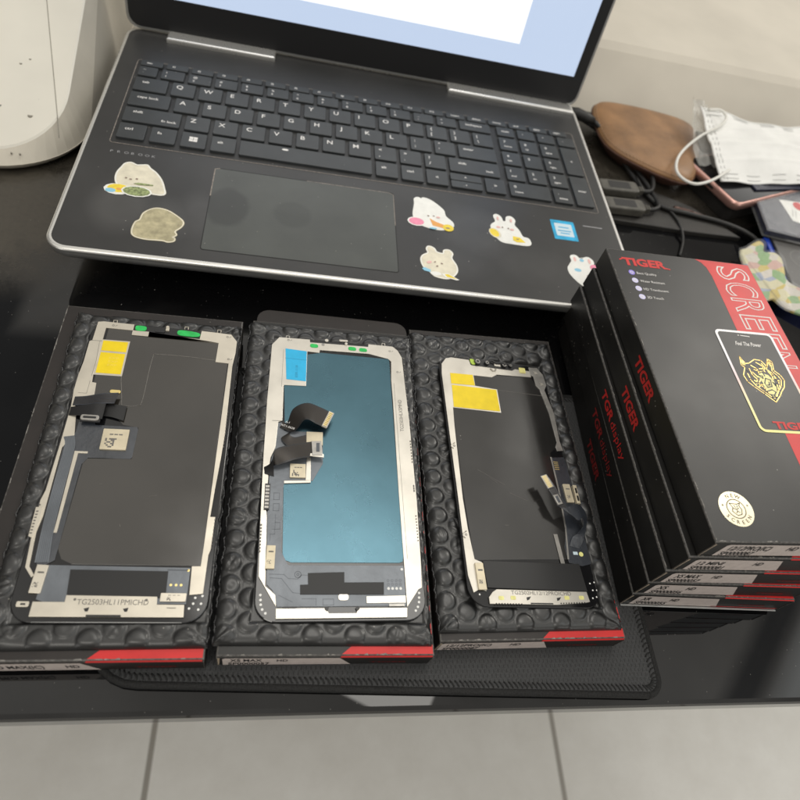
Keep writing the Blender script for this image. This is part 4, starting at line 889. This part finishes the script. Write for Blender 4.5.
# lid, tilted back a little and leaning towards the ledge
lid = MB(); th = math.radians(9); ML = Matrix.Translation((0, 239, ZL+1)) @ Matrix.Rotation(math.radians(90)-th, 4, 'X')
lid.box(0, 0, -5, 365, 238, 0, 0, bev=.8, r=9, M=ML, bot=True); lid = lid.build('lid', 'silver_body', lap)
b = MB(); b.box(2, 2, 0, 363, 236, .25, 0, r=8, M=ML); b.build('bezel', 'bezel', lid)
b = MB(); b.box(11, 24, .25, 354, 222, .32, 0, M=ML); b.build('display', 'lit_panel', lid)
b = MB(); b.box(24, 40, .32, 300, 222, .35, 0, M=ML); b.build('open_window', 'lit_page', lid)

# stickers on the palm rest: pale animal outlines with coloured patches
def sticker(parts, label):
    b = MB(); mats = []; z = ZL+.04
    for k, (pts, m, sm) in enumerate(parts):
        if m not in mats: mats.append(m)
        q = smooth_poly(pts, 5) if sm else pts
        if k == 0:
            edge = 'sticker_cream' if m == 'sticker_olive' else 'sticker_white'
            if edge not in mats: mats.append(edge)
            b.prism(inset(ccw(q), -.75), z-.03, z+.08, mats.index(edge)); b.prism(inset(ccw(q), -.95), z-.035, z+.04, mats.index(m))
        b.prism(q, z+.05*k, z+.05*k+.12, mats.index(m))
    o = b.build('sticker', mats, lap); o['label'] = label
def ell(cx, cy, rx, ry, n=12, a=0.):
    c, s = math.cos(a), math.sin(a)
    return [(cx+rx*math.cos(t)*c-ry*math.sin(t)*s, cy+rx*math.cos(t)*s+ry*math.sin(t)*c) for t in [2*math.pi*k/n for k in range(n)]]
def loc(x, y, s, pts): return [(x+u*s, y+v*s) for u, v in pts]
sticker([(loc(33, 55, 1, [(0, 0), (12, -.4), (21.4, 0), (20.6, 6), (18, 13), (14, 19), (10, 22.6), (8, 25.2), (5, 24.6), (2, 24), (-1.6, 25.6), (-4.4, 24), (-5.6, 20.6), (-7.2, 15), (-7, 9), (-5, 4)]), 'sticker_cream', True),
         (ell(28.4, 54.4, 7.6, 5.0), 'sticker_white', False), (ell(28.9, 55.2, 6.2, 3.8), 'st_yellow', False), (ell(25, 52.6, 3.0, 1.8), 'st_blue', False), (ell(29.4, 54.4, 1.6, 1.0), 'st_orange', False),
         (ell(39.4, 54.2, 8.8, 5.0), 'sticker_white', False), (ell(39.4, 54.2, 7.8, 4.2), 'st_green', False),
         ([(36.4, 61), (39, 62.2), (47.6, 62), (47.6, 61.2), (40, 60.4)], 'st_green', False), (ell(31.4, 65.4, .7, .5), 'st_line', False), (ell(37.6, 65.6, .7, .5), 'st_line', False), (ell(34.2, 64.6, .8, .4), 'st_line', False)], 'cream sticker with a green bowl and a yellow and blue dish')
sticker([(loc(56.5, 27.5, 1.12, [(-10.5, -9.6), (-5, -11), (3, -10.6), (6, -11.2), (8.4, -10.2), (8.6, -8.6), (7.4, -7.6), (9, -5.6), (8, -3), (10.6, 1), (11, 4.6), (8, 8), (2, 12), (-4, 12.4), (-8.6, 8), (-9.6, 2.6), (-11.5, 0), (-12, -6)]), 'sticker_olive', True)], 'worn olive brown sticker without a picture')
sticker([(loc(224, 70, 1, [(-12.6, -1), (-11, -8), (-5, -11.6), (4, -12.8), (12, -10), (13.6, -5), (9, 1), (8, 7), (3, 13), (-1.6, 16.4), (-5, 17), (-6, 15.4), (-8.6, 16.6), (-10.8, 15), (-11, 10)]), 'sticker_white', True),
         (ell(212.6, 62, 6.2, 4.4), 'sticker_white', False), (ell(212.6, 62, 5.2, 3.6), 'st_pink', False), ([(222, 66.6), (223.6, 60), (231, 58.6), (231.6, 61.8), (226, 64)], 'st_orange', False), (ell(234.2, 59.4, 3.8, 3.4), 'st_yellow', False), (ell(233.8, 59, 1.6, .7), 'st_line', False), (ell(221.2, 69, .7, .5), 'st_line', False), (ell(225, 69.4, .7, .4), 'st_line', False), (ell(228, 68.6, 1.4, .7), 'st_blush', False), (ell(223.6, 56.8, 2.6, .8), 'st_blue', False)], 'white sticker holding an orange cone with a pink ball at its left')
sticker([(loc(225, 24, 1, [(-11.4, 2), (-10, -4), (-6, -8), (-3, -11), (5, -11.6), (10.4, -6), (11, 0), (8.4, 6.6), (9.4, 11), (7.6, 13.6), (4.6, 13), (3.6, 9.8), (-1, 10.6), (-2.6, 13.8), (-5.6, 15), (-7, 12.6), (-6.4, 9), (-10, 6)]), 'sticker_cream', True),
         ([(213.4, 18.2), (215, 19.6), (219, 17.8), (218.6, 15.8), (214.6, 16.6)], 'st_blue', False), (ell(222, 15, 3.6, 1.8), 'sticker_white', False), ([(225.6, 15.4), (230, 16.2), (236.8, 11.6), (235, 11), (228, 12.6)], 'sticker_white', False), ([(227.6, 15), (230, 15.6), (235.4, 12), (229, 13)], 'st_yellow', False), (ell(218.4, 24.4, 1.8, 1.1, a=.4), 'st_blush', False), (ell(222.2, 25.2, .8, .4, a=.5), 'st_line', False), (ell(226.6, 24.4, .8, .4, a=-.4), 'st_line', False), (ell(223.4, 21.6, .7, .5), 'st_line', False)], 'cream sticker with two round ears and a blue and yellow brush')
sticker([(loc(276, 64, 1, [(-10, 4), (-8.6, -4), (-5, -10), (2, -11), (14.4, -10.6), (15.2, -5), (11, -3.4), (9, 3), (6.4, 8), (7.6, 13), (5.6, 16), (2.8, 15), (1.6, 10.4), (-1.4, 10.2), (-2.4, 14.4), (-4.8, 16.4), (-6.6, 14.6), (-6, 9)]), 'sticker_white', True),
         (ell(267.4, 61, 4.0, 5.2, a=.5), 'sticker_cream', False), (ell(267.0, 61.2, 3.0, 4.2, a=.5), 'st_yellow', False), ([(280, 60), (285, 59.4), (288.4, 55), (282, 54.4), (279.6, 56)], 'st_yellow', False), (ell(283, 57.4, 1.2, .5), 'st_line', False), (ell(270.6, 67.4, 1.5, .9), 'st_blush', False), (ell(280.4, 66.6, 1.5, .9), 'st_blush', False), (ell(273.6, 67.6, .6, .6), 'st_line', False), (ell(277.8, 67.2, .6, .6), 'st_line', False), (ell(271.4, 76.4, .7, 1.8), 'st_blush', False), (ell(281, 75.8, .7, 1.8), 'st_blush', False)], 'white eared sticker with yellow patches at both sides')
sticker([(loc(326, 33, 1, [(-10, 2), (-9, -4), (-3, -12), (4, -14), (10, -8), (11, 0), (8, 5), (9.6, 11.6), (7, 15), (3.6, 13.4), (1.4, 10.4), (-.4, 13), (-2.4, 15.6), (-5.6, 14.4), (-5.6, 10), (-8, 6)]), 'sticker_white', True),
         (ell(322.4, 34.6, 2.6, 1.6), 'st_blue', False), (ell(322.4, 45, 1, 2.2), 'st_blush', False), (ell(327.4, 44.6, 1.6, 1.4), 'st_blue', False), (ell(333, 44.4, 1, 2.4), 'st_blush', False), (ell(335.6, 38.6, 3.4, 3.0), 'st_pink', False), (ell(329, 30, 1.1, .7), 'st_line', False)], 'white sticker with pink bow half hidden by the carton stack')
b = MB(); b.box(311.8, 63.8, ZL+.03, 329.8, 84, ZL+.12, 0, r=.6); b.box(314.2, 67.6, ZL+.12, 327.4, 80.8, ZL+.17, 1, r=.6)
for y, w in ((76.2, 8), (72.6, 10), (70, 7)): b.box(320.8-w/2, y, ZL+.17, 320.8+w/2, y+1.0, ZL+.2, 0)
o = b.build('sticker', ['st_cyan', 'st_pale'], lap); o['label'] = 'square cyan sticker with a pale blue centre'

# ------------------------------------------------------------------ things behind and beside the laptop
ap = thing('appliance', (0, 0, 0), 'cream plastic appliance body left of the laptop, cut by the photo edge', 'appliance')
foot = [(-330, 89), (-60, 89), (-40, 90.5), (-27, 95), (-18, 102.5), (-12, 113), (-9, 127), (-8, 145), (-8, 300), (-330, 300)]
foot = [(-330, 89), (-64, 89)] + [(-64+55*math.sin(math.radians(a)), 144-55*math.cos(math.radians(a))) for a in range(10, 91, 8)] + [(-8.4, 300), (-330, 300)]
fp = ccw(foot); ins = inset(fp, 3.2); ins2 = inset(fp, 1.0)
def topz(q): return 9+.42*max(0, q[1]-90)
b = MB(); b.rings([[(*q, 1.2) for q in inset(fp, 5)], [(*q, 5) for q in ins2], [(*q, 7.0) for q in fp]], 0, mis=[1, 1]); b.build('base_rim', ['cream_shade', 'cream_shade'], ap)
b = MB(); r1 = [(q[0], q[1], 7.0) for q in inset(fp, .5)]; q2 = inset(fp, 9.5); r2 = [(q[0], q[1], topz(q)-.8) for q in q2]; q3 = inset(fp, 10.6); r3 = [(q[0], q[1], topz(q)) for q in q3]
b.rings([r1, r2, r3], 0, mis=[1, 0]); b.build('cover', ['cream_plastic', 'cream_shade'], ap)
b = MB()
pts = [(-20, 112), (-24, 130), (-31, 160), (-38, 190), (-52, 250)]
b.tube([(x, y, topz((x, y))+.02) for x, y in pts], .28, 6, sub=4); b.build('panel_seam', 'seam_line', ap)
b = MB()
for x, y, r_ in ((-58, 128, 1.5), (-39, 124, 1.6), (-50, 158, .9), (-45, 162, .8), (-41, 98, .6), (-46, 98, .5)): b.disc(x, y, r_, topz((x, y))-1.0, topz((x, y))+.1, 0, n=12)
b.build('screw_mark', 'seam_line', ap)

cs = thing('leather_case', (0, 0, 0), 'worn brown leather case with rounded ends lying by the beige ledge', 'case')
cpoly = chaikin([(394, 216), (398, 290), (452, 291), (507, 281), (496, 228), (470, 176), (436, 187)], 4)
p = ccw(cpoly)
ccx, ccy = sum(q[0] for q in p)/len(p), sum(q[1] for q in p)/len(p)
def cap_rings(p, zs): return [[(ccx+(q[0]-ccx)*(1-d/46), ccy+(q[1]-ccy)*(1-d/46), z) for q in p] for d, z in zs]
b = MB(); b.rings(cap_rings(p, [(13, .3), (8, 5), (2.4, 11), (.4, 13.4), (0, 14.4)]), 0, smooth=True); b.rings(cap_rings(p, [(0, 15.6), (.5, 17), (2.5, 19.5), (6, 21.2), (12, 22.2), (22, 22.6)]), 1, smooth=True); b.build('shell', ['leather_edge', 'leather'], cs)
b = MB(); q = inset(p, .1); b.tube([(*v, 15.0) for v in q]+[(*q[0], 15.0)], .75, 6); b.build('zip', 'leather_edge', cs)
b = MB(); q = [(ccx+(v[0]-ccx)*(1-1.9/46), ccy+(v[1]-ccy)*(1-1.9/46)) for v in p]
for k in range(len(q)):
    a, c = Vector((*q[k], 18.9)), Vector((*q[(k+1) % len(q)], 18.9)); n = max(1, int((c-a).length/2.6))
    for i in range(n): s0, s1 = a.lerp(c, (i+.15)/n), a.lerp(c, (i+.75)/n); b.tube([tuple(s0), tuple(s1)], .42, 5)
b.build('stitching', 'thread', cs)

ph = thing('smartphone', (0, 0, 0), 'phone in rose gold frame lying under the white face mask', 'phone')
ang = math.atan2(26, 54); MP = Matrix.Translation((472, 210.5, 0)) @ Matrix.Rotation(ang, 4, 'Z')
b = MB(); o = ccw(rrect(0, -66, 138, 0, 9, 7)); b.rings([[(*v, z_) for v in inset(o, d)] for d, z_ in ((1.6, 13.4), (.2, 15), (0, 18.6), (.5, 20.4), (1.8, 21.2))], 0, M=MP, smooth=True); b.build('frame', 'rose_gold', ph)
b = MB(); b.prism(inset(o, 2.0), 20.4, 21.4, 0, bev=.3, M=MP); b.build('glass', 'phone_glass', ph)
b = MB(); b.box(-.35, -38, 16.4, .3, -29, 18.6, 0, M=MP, r=0); b.build('port', 'rubber', ph)
st_ = thing('plastic_wallet', (0, 0, 0), 'flat black wallet between the rose gold phone and the tabletop', 'wallet')
b = MB(); b.box(6, -62, .3, 134, -5, 13.2, 0, bev=1.5, r=4, M=MP); b.build('shell', 'leatherette', st_)

mk = thing('face_mask', (0, 0, 0), 'white pleated face mask with ear loop spread over the phone', 'mask')
nx, ny = 90, 56
uu, vv = np.meshgrid(np.linspace(0, 1, nx), np.linspace(0, 1, ny))
BL, TL, BR, TR = np.array([492, 177, 25.]), np.array([489, 258, 44.]), np.array([650, 206, 24.]), np.array([660, 282, 36.])
P = (1-uu)[..., None]*((1-vv)[..., None]*BL+vv[..., None]*TL)+uu[..., None]*((1-vv)[..., None]*BR+vv[..., None]*TR)
sag = np.zeros_like(uu); up = uu*vv
dip = -13*np.exp(-((uu-.42)/.24)**2)*np.clip((vv-.55)/.45, 0, 1)**1.3 + 4*np.exp(-((uu-.10)/.10)**2)*np.clip((vv-.6)/.4, 0, 1)
P[..., 1] += dip
pl = np.zeros_like(uu)
for v0 in (.28, .50, .72): pl += np.clip(1-np.abs((vv-v0+.01*np.sin(uu*9+v0*20))/.035), 0, 1)*1.0-.6*np.clip(1-np.abs((vv-v0-.05)/.03), 0, 1)
bulge = 5.5*np.sin(np.pi*np.clip(uu*1.2, 0, 1))*np.sin(np.pi*vv)
rs = np.random.RandomState(5); wr = np.zeros_like(uu)
for _ in range(14): a, c, f = rs.uniform(-26, 26), rs.uniform(-18, 18), rs.uniform(0, 6.28); wr += np.sin(uu*a+vv*c+f)
P[..., 2] += pl*.7+bulge+wr*.28
grid_obj('cloth', P[..., 0], P[..., 1], P[..., 2], 'mask_cloth', mk)
o_ = mk.children[0]; sm = o_.modifiers.new('thick', 'SOLIDIFY'); sm.thickness = .0007
b = MB()
def onm(u, v, lift=.5):
    j = min(ny-1, max(0, int(v*(ny-1)))); i = min(nx-1, max(0, int(u*(nx-1)))); q = P[j, i]; return (q[0], q[1], q[2]+lift)
for v in (.045, .095, .90, .955):
    n = 95
    for k in range(n): b.tube([onm((k+.2)/n, v, .45), onm((k+.75)/n, v, .45)], .28, 4)
for u in (.025, .05):
    for k in range(42): b.tube([onm(u, (k+.2)/42, .45), onm(u, (k+.75)/42, .45)], .28, 4)
b.build('seam', 'mask_seam', mk)
b = MB(); b.tube([onm(.006, k/20, .2) for k in range(21)], 1.0, 7); b.tube([onm(k/30, .985, .2) for k in range(31)], .7, 6); b.tube([onm(k/30, .012, .2) for k in range(31)], .6, 6); b.build('hem', 'mask_cloth', mk)
b = MB(); b.tube([(493, 252, 46), (505, 252, 47.5), (508, 243, 46), (500, 234, 42), (484, 226, 36), (466, 211, 30), (454, 195, 27.5), (449, 180, 26), (451, 168, 26.5), (460, 163, 27), (474, 168, 28), (490, 179, 29), (500, 187, 30.5)], 1.25, 8, sub=6); b.build('ear_loop', 'loop_cloth', mk)

bg = thing('plastic_bag', (0, 0, 0), 'crumpled cloudy plastic strip standing left of the face mask', 'plastic bag')
nx2, ny2 = 26, 44; uu2, vv2 = np.meshgrid(np.linspace(0, 1, nx2), np.linspace(0, 1, ny2)); rs = np.random.RandomState(9); wr = np.zeros_like(uu2)
for _ in range(16): a, c, f = rs.uniform(-14, 14), rs.uniform(-24, 24), rs.uniform(0, 6.28); wr += np.sin(uu2*a+vv2*c+f)
L0 = np.array([480, 199, 24.]); L1 = np.array([482, 272, 44.]); R0 = np.array([500, 202, 24.]); R1 = np.array([506, 275, 38.])
Q = (1-uu2)[..., None]*((1-vv2)[..., None]*L0+vv2[..., None]*L1)+uu2[..., None]*((1-vv2)[..., None]*R0+vv2[..., None]*R1)
Q[..., 0] += -5*np.sin(vv2*5)*(1-uu2)*.6; Q[..., 2] += wr*.5; Q[..., 1] += 4*np.sin(uu2*7)*vv2**4
grid_obj('film', Q[..., 0], Q[..., 1], Q[..., 2], 'cloudy_film', bg)

sl = thing('plastic_sleeve', (0, 0, 0), 'clear plastic sleeve holding a dark card with white and red label', 'sleeve')
b = MB(); b.prism([(531, 190), (600, 194), (560, 122), (521, 127)], 14.4, 19.4, 0, bev=1.2); b.build('card', 'navy_sleeve', sl)
b = MB(); b.prism([(529, 191), (603, 196), (561, 119.5), (518, 125)], 13.9, 14.2, 0); b.tube([(518.6, 125.4, 19.8), (540, 122.2, 20.2), (561, 119.8, 20)], .8, 6); b.prism([(529, 191), (602, 195), (561, 119.5), (518.6, 125)], 19.9, 20.1, 0); b.build('clear_cover', 'clear_film', sl)
b = MB(); b.prism([(552, 172), (576, 173), (562, 141), (553, 144)], 19.45, 19.6, 0); b.disc(570, 166, 6.0, 19.6, 19.75, 1, n=20); b.stroke([(556, 150), (560, 160)], .6, 19.7, 2); b.stroke([(558.6, 149), (562.4, 158)], .5, 19.7, 2); b.build('paper_label', ['sticker_white', 'red_ink', 'grey_ink'], sl)
nv = thing('card_folder', (0, 0, 0), 'dark navy folder beneath the lower edge of the mask', 'folder')
b = MB(); b.prism([(528, 176), (640, 205), (630, 240), (520, 214)], 20.6, 23, 0, bev=.5); b.prism([(534, 180), (636, 207), (628, 236), (524, 210)], 23, 23.1, 1); b.build('cover', ['navy_dark', 'navy_sleeve'], nv)

tr = thing('phone_tray', (0, 0, 0), 'dark flat box with a bright blue rim at the right edge', 'tray')
b = MB(); b.prism([(523.5, 127.5), (590, 117), (560, 30), (517.5, 60)], 1, 11.2, 0, bev=.6); b.build('tray_base', 'blue_plastic', tr)
b = MB(); b.prism([(528, 126.5), (590, 116), (562, 34), (521, 63)], 11.2, 13.4, 0, bev=.8, bmi=0); b.build('lid_plate', 'dark_plastic', tr)
b = MB(); M_ = Matrix.Translation((553, 112, 0)) @ Matrix.Scale(1, 4); b.ring(547, 101, 10.0, 11.4, 13.45, 0, n=40); b.ring(547, 101, 3.4, 4.0, 13.45, 0, n=24); b.build('ring_reflection', 'ring_sheen', tr)  # reflection on the glossy lid drawn as paler rings

sp_ = thing('sticker_packet', (0, 0, 0), 'clear packet of small colourful stickers beside the blue rimmed tray', 'stickers')
sp3 = [(495.5, 106.7, 2.0), (501.8, 112.6, 2.0), (512.1, 118.1, 4.2), (514.7, 113.2, 5.8), (512.0, 105.3, 6.0), (518.4, 102.5, 8.5), (521.0, 94.9, 10.5), (518.7, 81.8, 12.8), (516.7, 72.9, 14), (519.2, 63.1, 15.6), (523.4, 54.4, 18.0), (513.6, 32.0, 18.5), (504.9, 38.9, 14.0), (502.1, 44.4, 12.0), (500.0, 53.5, 9.8), (492.6, 52.7, 7.2), (491.8, 60.4, 5.8)]
def lean(q, dz): return (q[0], q[1], 3+max(0, (q[0]-492))*.42+max(0, 70-q[1])*.12+dz)
flat3 = ccw(smooth_poly([(q[0], q[1]) for q in sp3], 3))
b = MB(); b.rings([[lean(q, 0) for q in flat3], [lean(q, 1.6) for q in flat3], [lean(q, 2.2) for q in inset(flat3, .8)]], 0); b.build('sticker_sheets', 'sticker_mix', sp_)
b = MB(); b.rings([[lean(q, 2.4) for q in inset(flat3, -1.4)], [lean(q, 2.7) for q in inset(flat3, -1.4)]], 0); b.build('film', 'clear_film', sp_)

fd = thing('notebook', (0, 0, 0), 'thin dark notebook lying under the usb plugs behind the cartons', 'notebook')
b = MB(); b.prism([(367, 150), (372, 132), (400, 131), (459, 130), (508, 131.5), (472, 165), (430, 183)], .3, 4.2, 0, bev=.8); b.build('cover', 'leatherette', fd)
pn = thing('pen', (0, 0, 0), 'slim coppery pen on the dark notebook by the long cable', 'pen')
b = MB(); b.tube([(451, 157, 6.0), (455, 156.4, 6.0), (486, 147.6, 6.0), (491, 145.9, 5.8), (495, 144.4, 5.2)], [1.3, 1.6, 1.6, 1.2, .4], 10); b.tube([(456, 156.2, 7.6), (468, 152.8, 7.7)], .4, 6); b.build('barrel', 'pen_copper', pn)

def usb(cx, cy, rz, cord, label, L=36, z=9):
    t = thing('usb_cable', (0, 0, 0), label, 'cable', group='black cables plugged into the laptop')
    M = Matrix.Translation((cx, cy, z)) @ Matrix.Rotation(rz, 4, 'Z')
    b = MB(); b.box(0, -7, -4, L, 7, 4, 0, bev=1.4, r=3, M=M, bot=True); b.box(8, -4.4, 4, L-8, 4.4, 4.12, 1, M=M, r=1)
    for k in range(3): b.box(L+k*2.2, -3.4+k*.4, -2.6, L+1.4+k*2.2, 3.4-k*.4, 2.6, 0, bev=.4, M=M, bot=True)
    b.build('plug', ['plug_black', 'cable_black'], t)
    b = MB(); b.box(-11, -6, -2.2, 0, 6, 2.2, 0, bev=.2, M=M); b.build('metal_tip', 'plug_metal', t)
    e = M @ Vector((L+6, 0, 0)); b = MB(); b.tube([tuple(M @ Vector((L-1, 0, 0)))]+[tuple(e)]+cord, 1.9, 9, sub=6); b.build('cord', 'cable_black', t); return t
usb(381, 165.5, math.radians(4), [(431.5, 170.5, 9.5), (436.5, 182, 10.5), (438.5, 204, 12), (436, 232, 13.5), (424, 256, 14), (404, 268, 14), (386, 270, 12)], 'upper black usb plug with its cord looping back behind the laptop')
usb(380, 142.5, math.radians(3), [(428.5, 146.5, 9), (433, 152, 9), (433.5, 168, 8), (429.5, 196, 7), (419, 230, 6), (405, 256, 7), (388, 272, 8)], 'lower black usb plug nearest the carton stack', z=8.6)
pc = thing('power_cable', (0, 0, 0), 'black power plug in the laptop side near the hinge with long cord', 'cable', group='black cables plugged into the laptop')
b = MB(); b.tube([(366, 252, 21), (376, 253, 21), (384, 250, 20.5), (392, 247, 20)], [4.6, 5.0, 4.6, 3.0], 12); b.build('plug', 'cable_black', pc)
b = MB(); b.tube([(392, 247, 20), (402, 240, 15), (412, 226, 10), (420, 205, 6.5), (425, 185, 6), (430, 165, 6.5), (440, 154, 6.6), (463, 150.4, 6.6), (490.6, 146.2, 6.4), (511, 139, 6), (519.7, 128.9, 6.5), (518.6, 115.1, 7.4), (511.5, 100.6, 7.4), (501.7, 87.4, 5), (488, 70, 2.4), (470, 50, 2.2)], 2.0, 9, sub=6); b.build('cord', 'cable_black', pc)
tc = thing('charging_cable', (0, 0, 0), 'thin short black cord ending on the dark notebook', 'cable', group='black cables plugged into the laptop')
b = MB(); b.tube([(424, 190, 8), (428, 168, 6.4), (436, 158.5, 5.6), (444, 154, 5.4), (449, 144, 5.4), (450.6, 130, 4.0), (449, 118, 1.6), (440, 100, 1.4)], 1.2, 8, sub=5); b.build('cord', 'cable_black', tc)

# ------------------------------------------------------------------ light
w = bpy.data.worlds.new('World'); scene.world = w; w.use_nodes = True; t = NT(w.node_tree)
bgn = t.n['Background']; d = t.coord('Generated'); x, y, z = t.xyz(d)
zc = t.math('MAXIMUM', z, .06); u = t.math('DIVIDE', x, zc); v = t.math('DIVIDE', y, zc)
def band(val, lo, hi, s=.03):
    a = t.math('DIVIDE', t.math('SUBTRACT', val, lo-s), 2*s, clamp=True); c = t.math('DIVIDE', t.math('SUBTRACT', hi+s, val), 2*s, clamp=True); return t.math('MULTIPLY', a, c)
dark = t.math('MAXIMUM', t.math('MULTIPLY', band(u, -1.2, -.485, .012), band(v, .5, 1.0, .02)), t.math('MULTIPLY', band(u, -1.2, -.375, .012), band(v, .36, .80, .02)))
dg = t.math('SUBTRACT', u, t.math('MULTIPLY', v, 1.0)); beam = t.math('MULTIPLY', band(dg, .615, .69, .02), band(v, -.6, .9))
dark = t.math('MAXIMUM', t.math('MULTIPLY', dark, .8), t.math('MULTIPLY', beam, .75))
cv = t.node('ShaderNodeCombineXYZ'); t.put(cv.inputs[0], u); t.put(cv.inputs[1], v)
nz = t.noise(cv.outputs[0], 2.1, 3)
sky = t.ramp(nz, [(.3, (.50, .475, .43)), (.7, (1.12, 1.08, 1.0))])
pale = t.math('MULTIPLY', band(dg, .72, 1.6, .03), band(v, -.5, .42, .12))
sky = t.mix(t.math('MULTIPLY', pale, .8), sky, (1.9, 1.95, 1.9, 1))
sky = t.mix(dark, sky, (.06, .07, .08, 1))
high = t.math('DIVIDE', t.math('SUBTRACT', z, .50), .16, clamp=True)          # ceiling above, dim room lower down
az = t.math('ARCTAN2', y, x)
glint_band = t.math('MULTIPLY', band(z, .12, .42, .04), t.math('MAXIMUM', band(az, -2.5, -2.0, .06), t.math('MAXIMUM', band(az, -1.25, -.75, .06), band(az, .55, .95, .06))))  # bright low bands added to give the bubble film highlights
room = t.mix(t.math('MULTIPLY', glint_band, 1.0), (.16, .15, .135, 1), (1.9, 1.85, 1.75, 1))
sky = t.mix(high, room, sky)
t.put(bgn.inputs['Color'], sky); bgn.inputs['Strength'].default_value = 1.0
def area(name, loc, target, sx, sy, power, col):
    l = bpy.data.lights.new(name, 'AREA'); l.shape = 'RECTANGLE'; l.size = sx; l.size_y = sy; l.energy = power; l.color = col
    o = bpy.data.objects.new(name, l); COL.objects.link(o); o.location = loc
    o.rotation_euler = (Vector(target)-Vector(loc)).to_track_quat('-Z', 'Y').to_euler(); return o
area('ceiling_or_added_lamp', (.36, .30, 1.62), (.17, -.1, 0), .75, .42, 4.6, (1, .965, .90))

area('ceiling_or_added_lamp', (2.05, 1.18, 1.65), (.36, -.03, .07), .7, .6, 15.0, (1, .955, .87))
area('ceiling_or_added_lamp', (-.35, -1.05, 1.62), (.15, -.1, 0), .6, .3, 4.0, (1, .96, .88))  # unseen lamp added behind the camera for highlights on the bubble fronts
# ------------------------------------------------------------------ camera
cam = bpy.data.cameras.new('camera'); co = bpy.data.objects.new('camera', cam); COL.objects.link(co); scene.camera = co
cam.sensor_width = 36; cam.sensor_fit = 'HORIZONTAL'; cam.lens = 623.157/800*36; cam.clip_start = .01; cam.clip_end = 50
R3 = Matrix(((.9774538653, -.0758419085, -.1970582302), (-.0502693744, .8228459126, -.5660367428), (.2050778661, .5631807961, .8004813925)))
co.matrix_world = Matrix.Translation((.12966164, -.26846391, .29188062)) @ R3.to_4x4()
cam.dof.use_dof = True; cam.dof.focus_distance = .315; cam.dof.aperture_fstop = cam.lens/2.6
scene.view_settings.view_transform = 'Standard'; scene.view_settings.look = 'None'; scene.view_settings.exposure = 0; scene.view_settings.gamma = 1
scene.render.engine = 'CYCLES'; scene.cycles.max_bounces = 8; scene.cycles.use_denoising = True
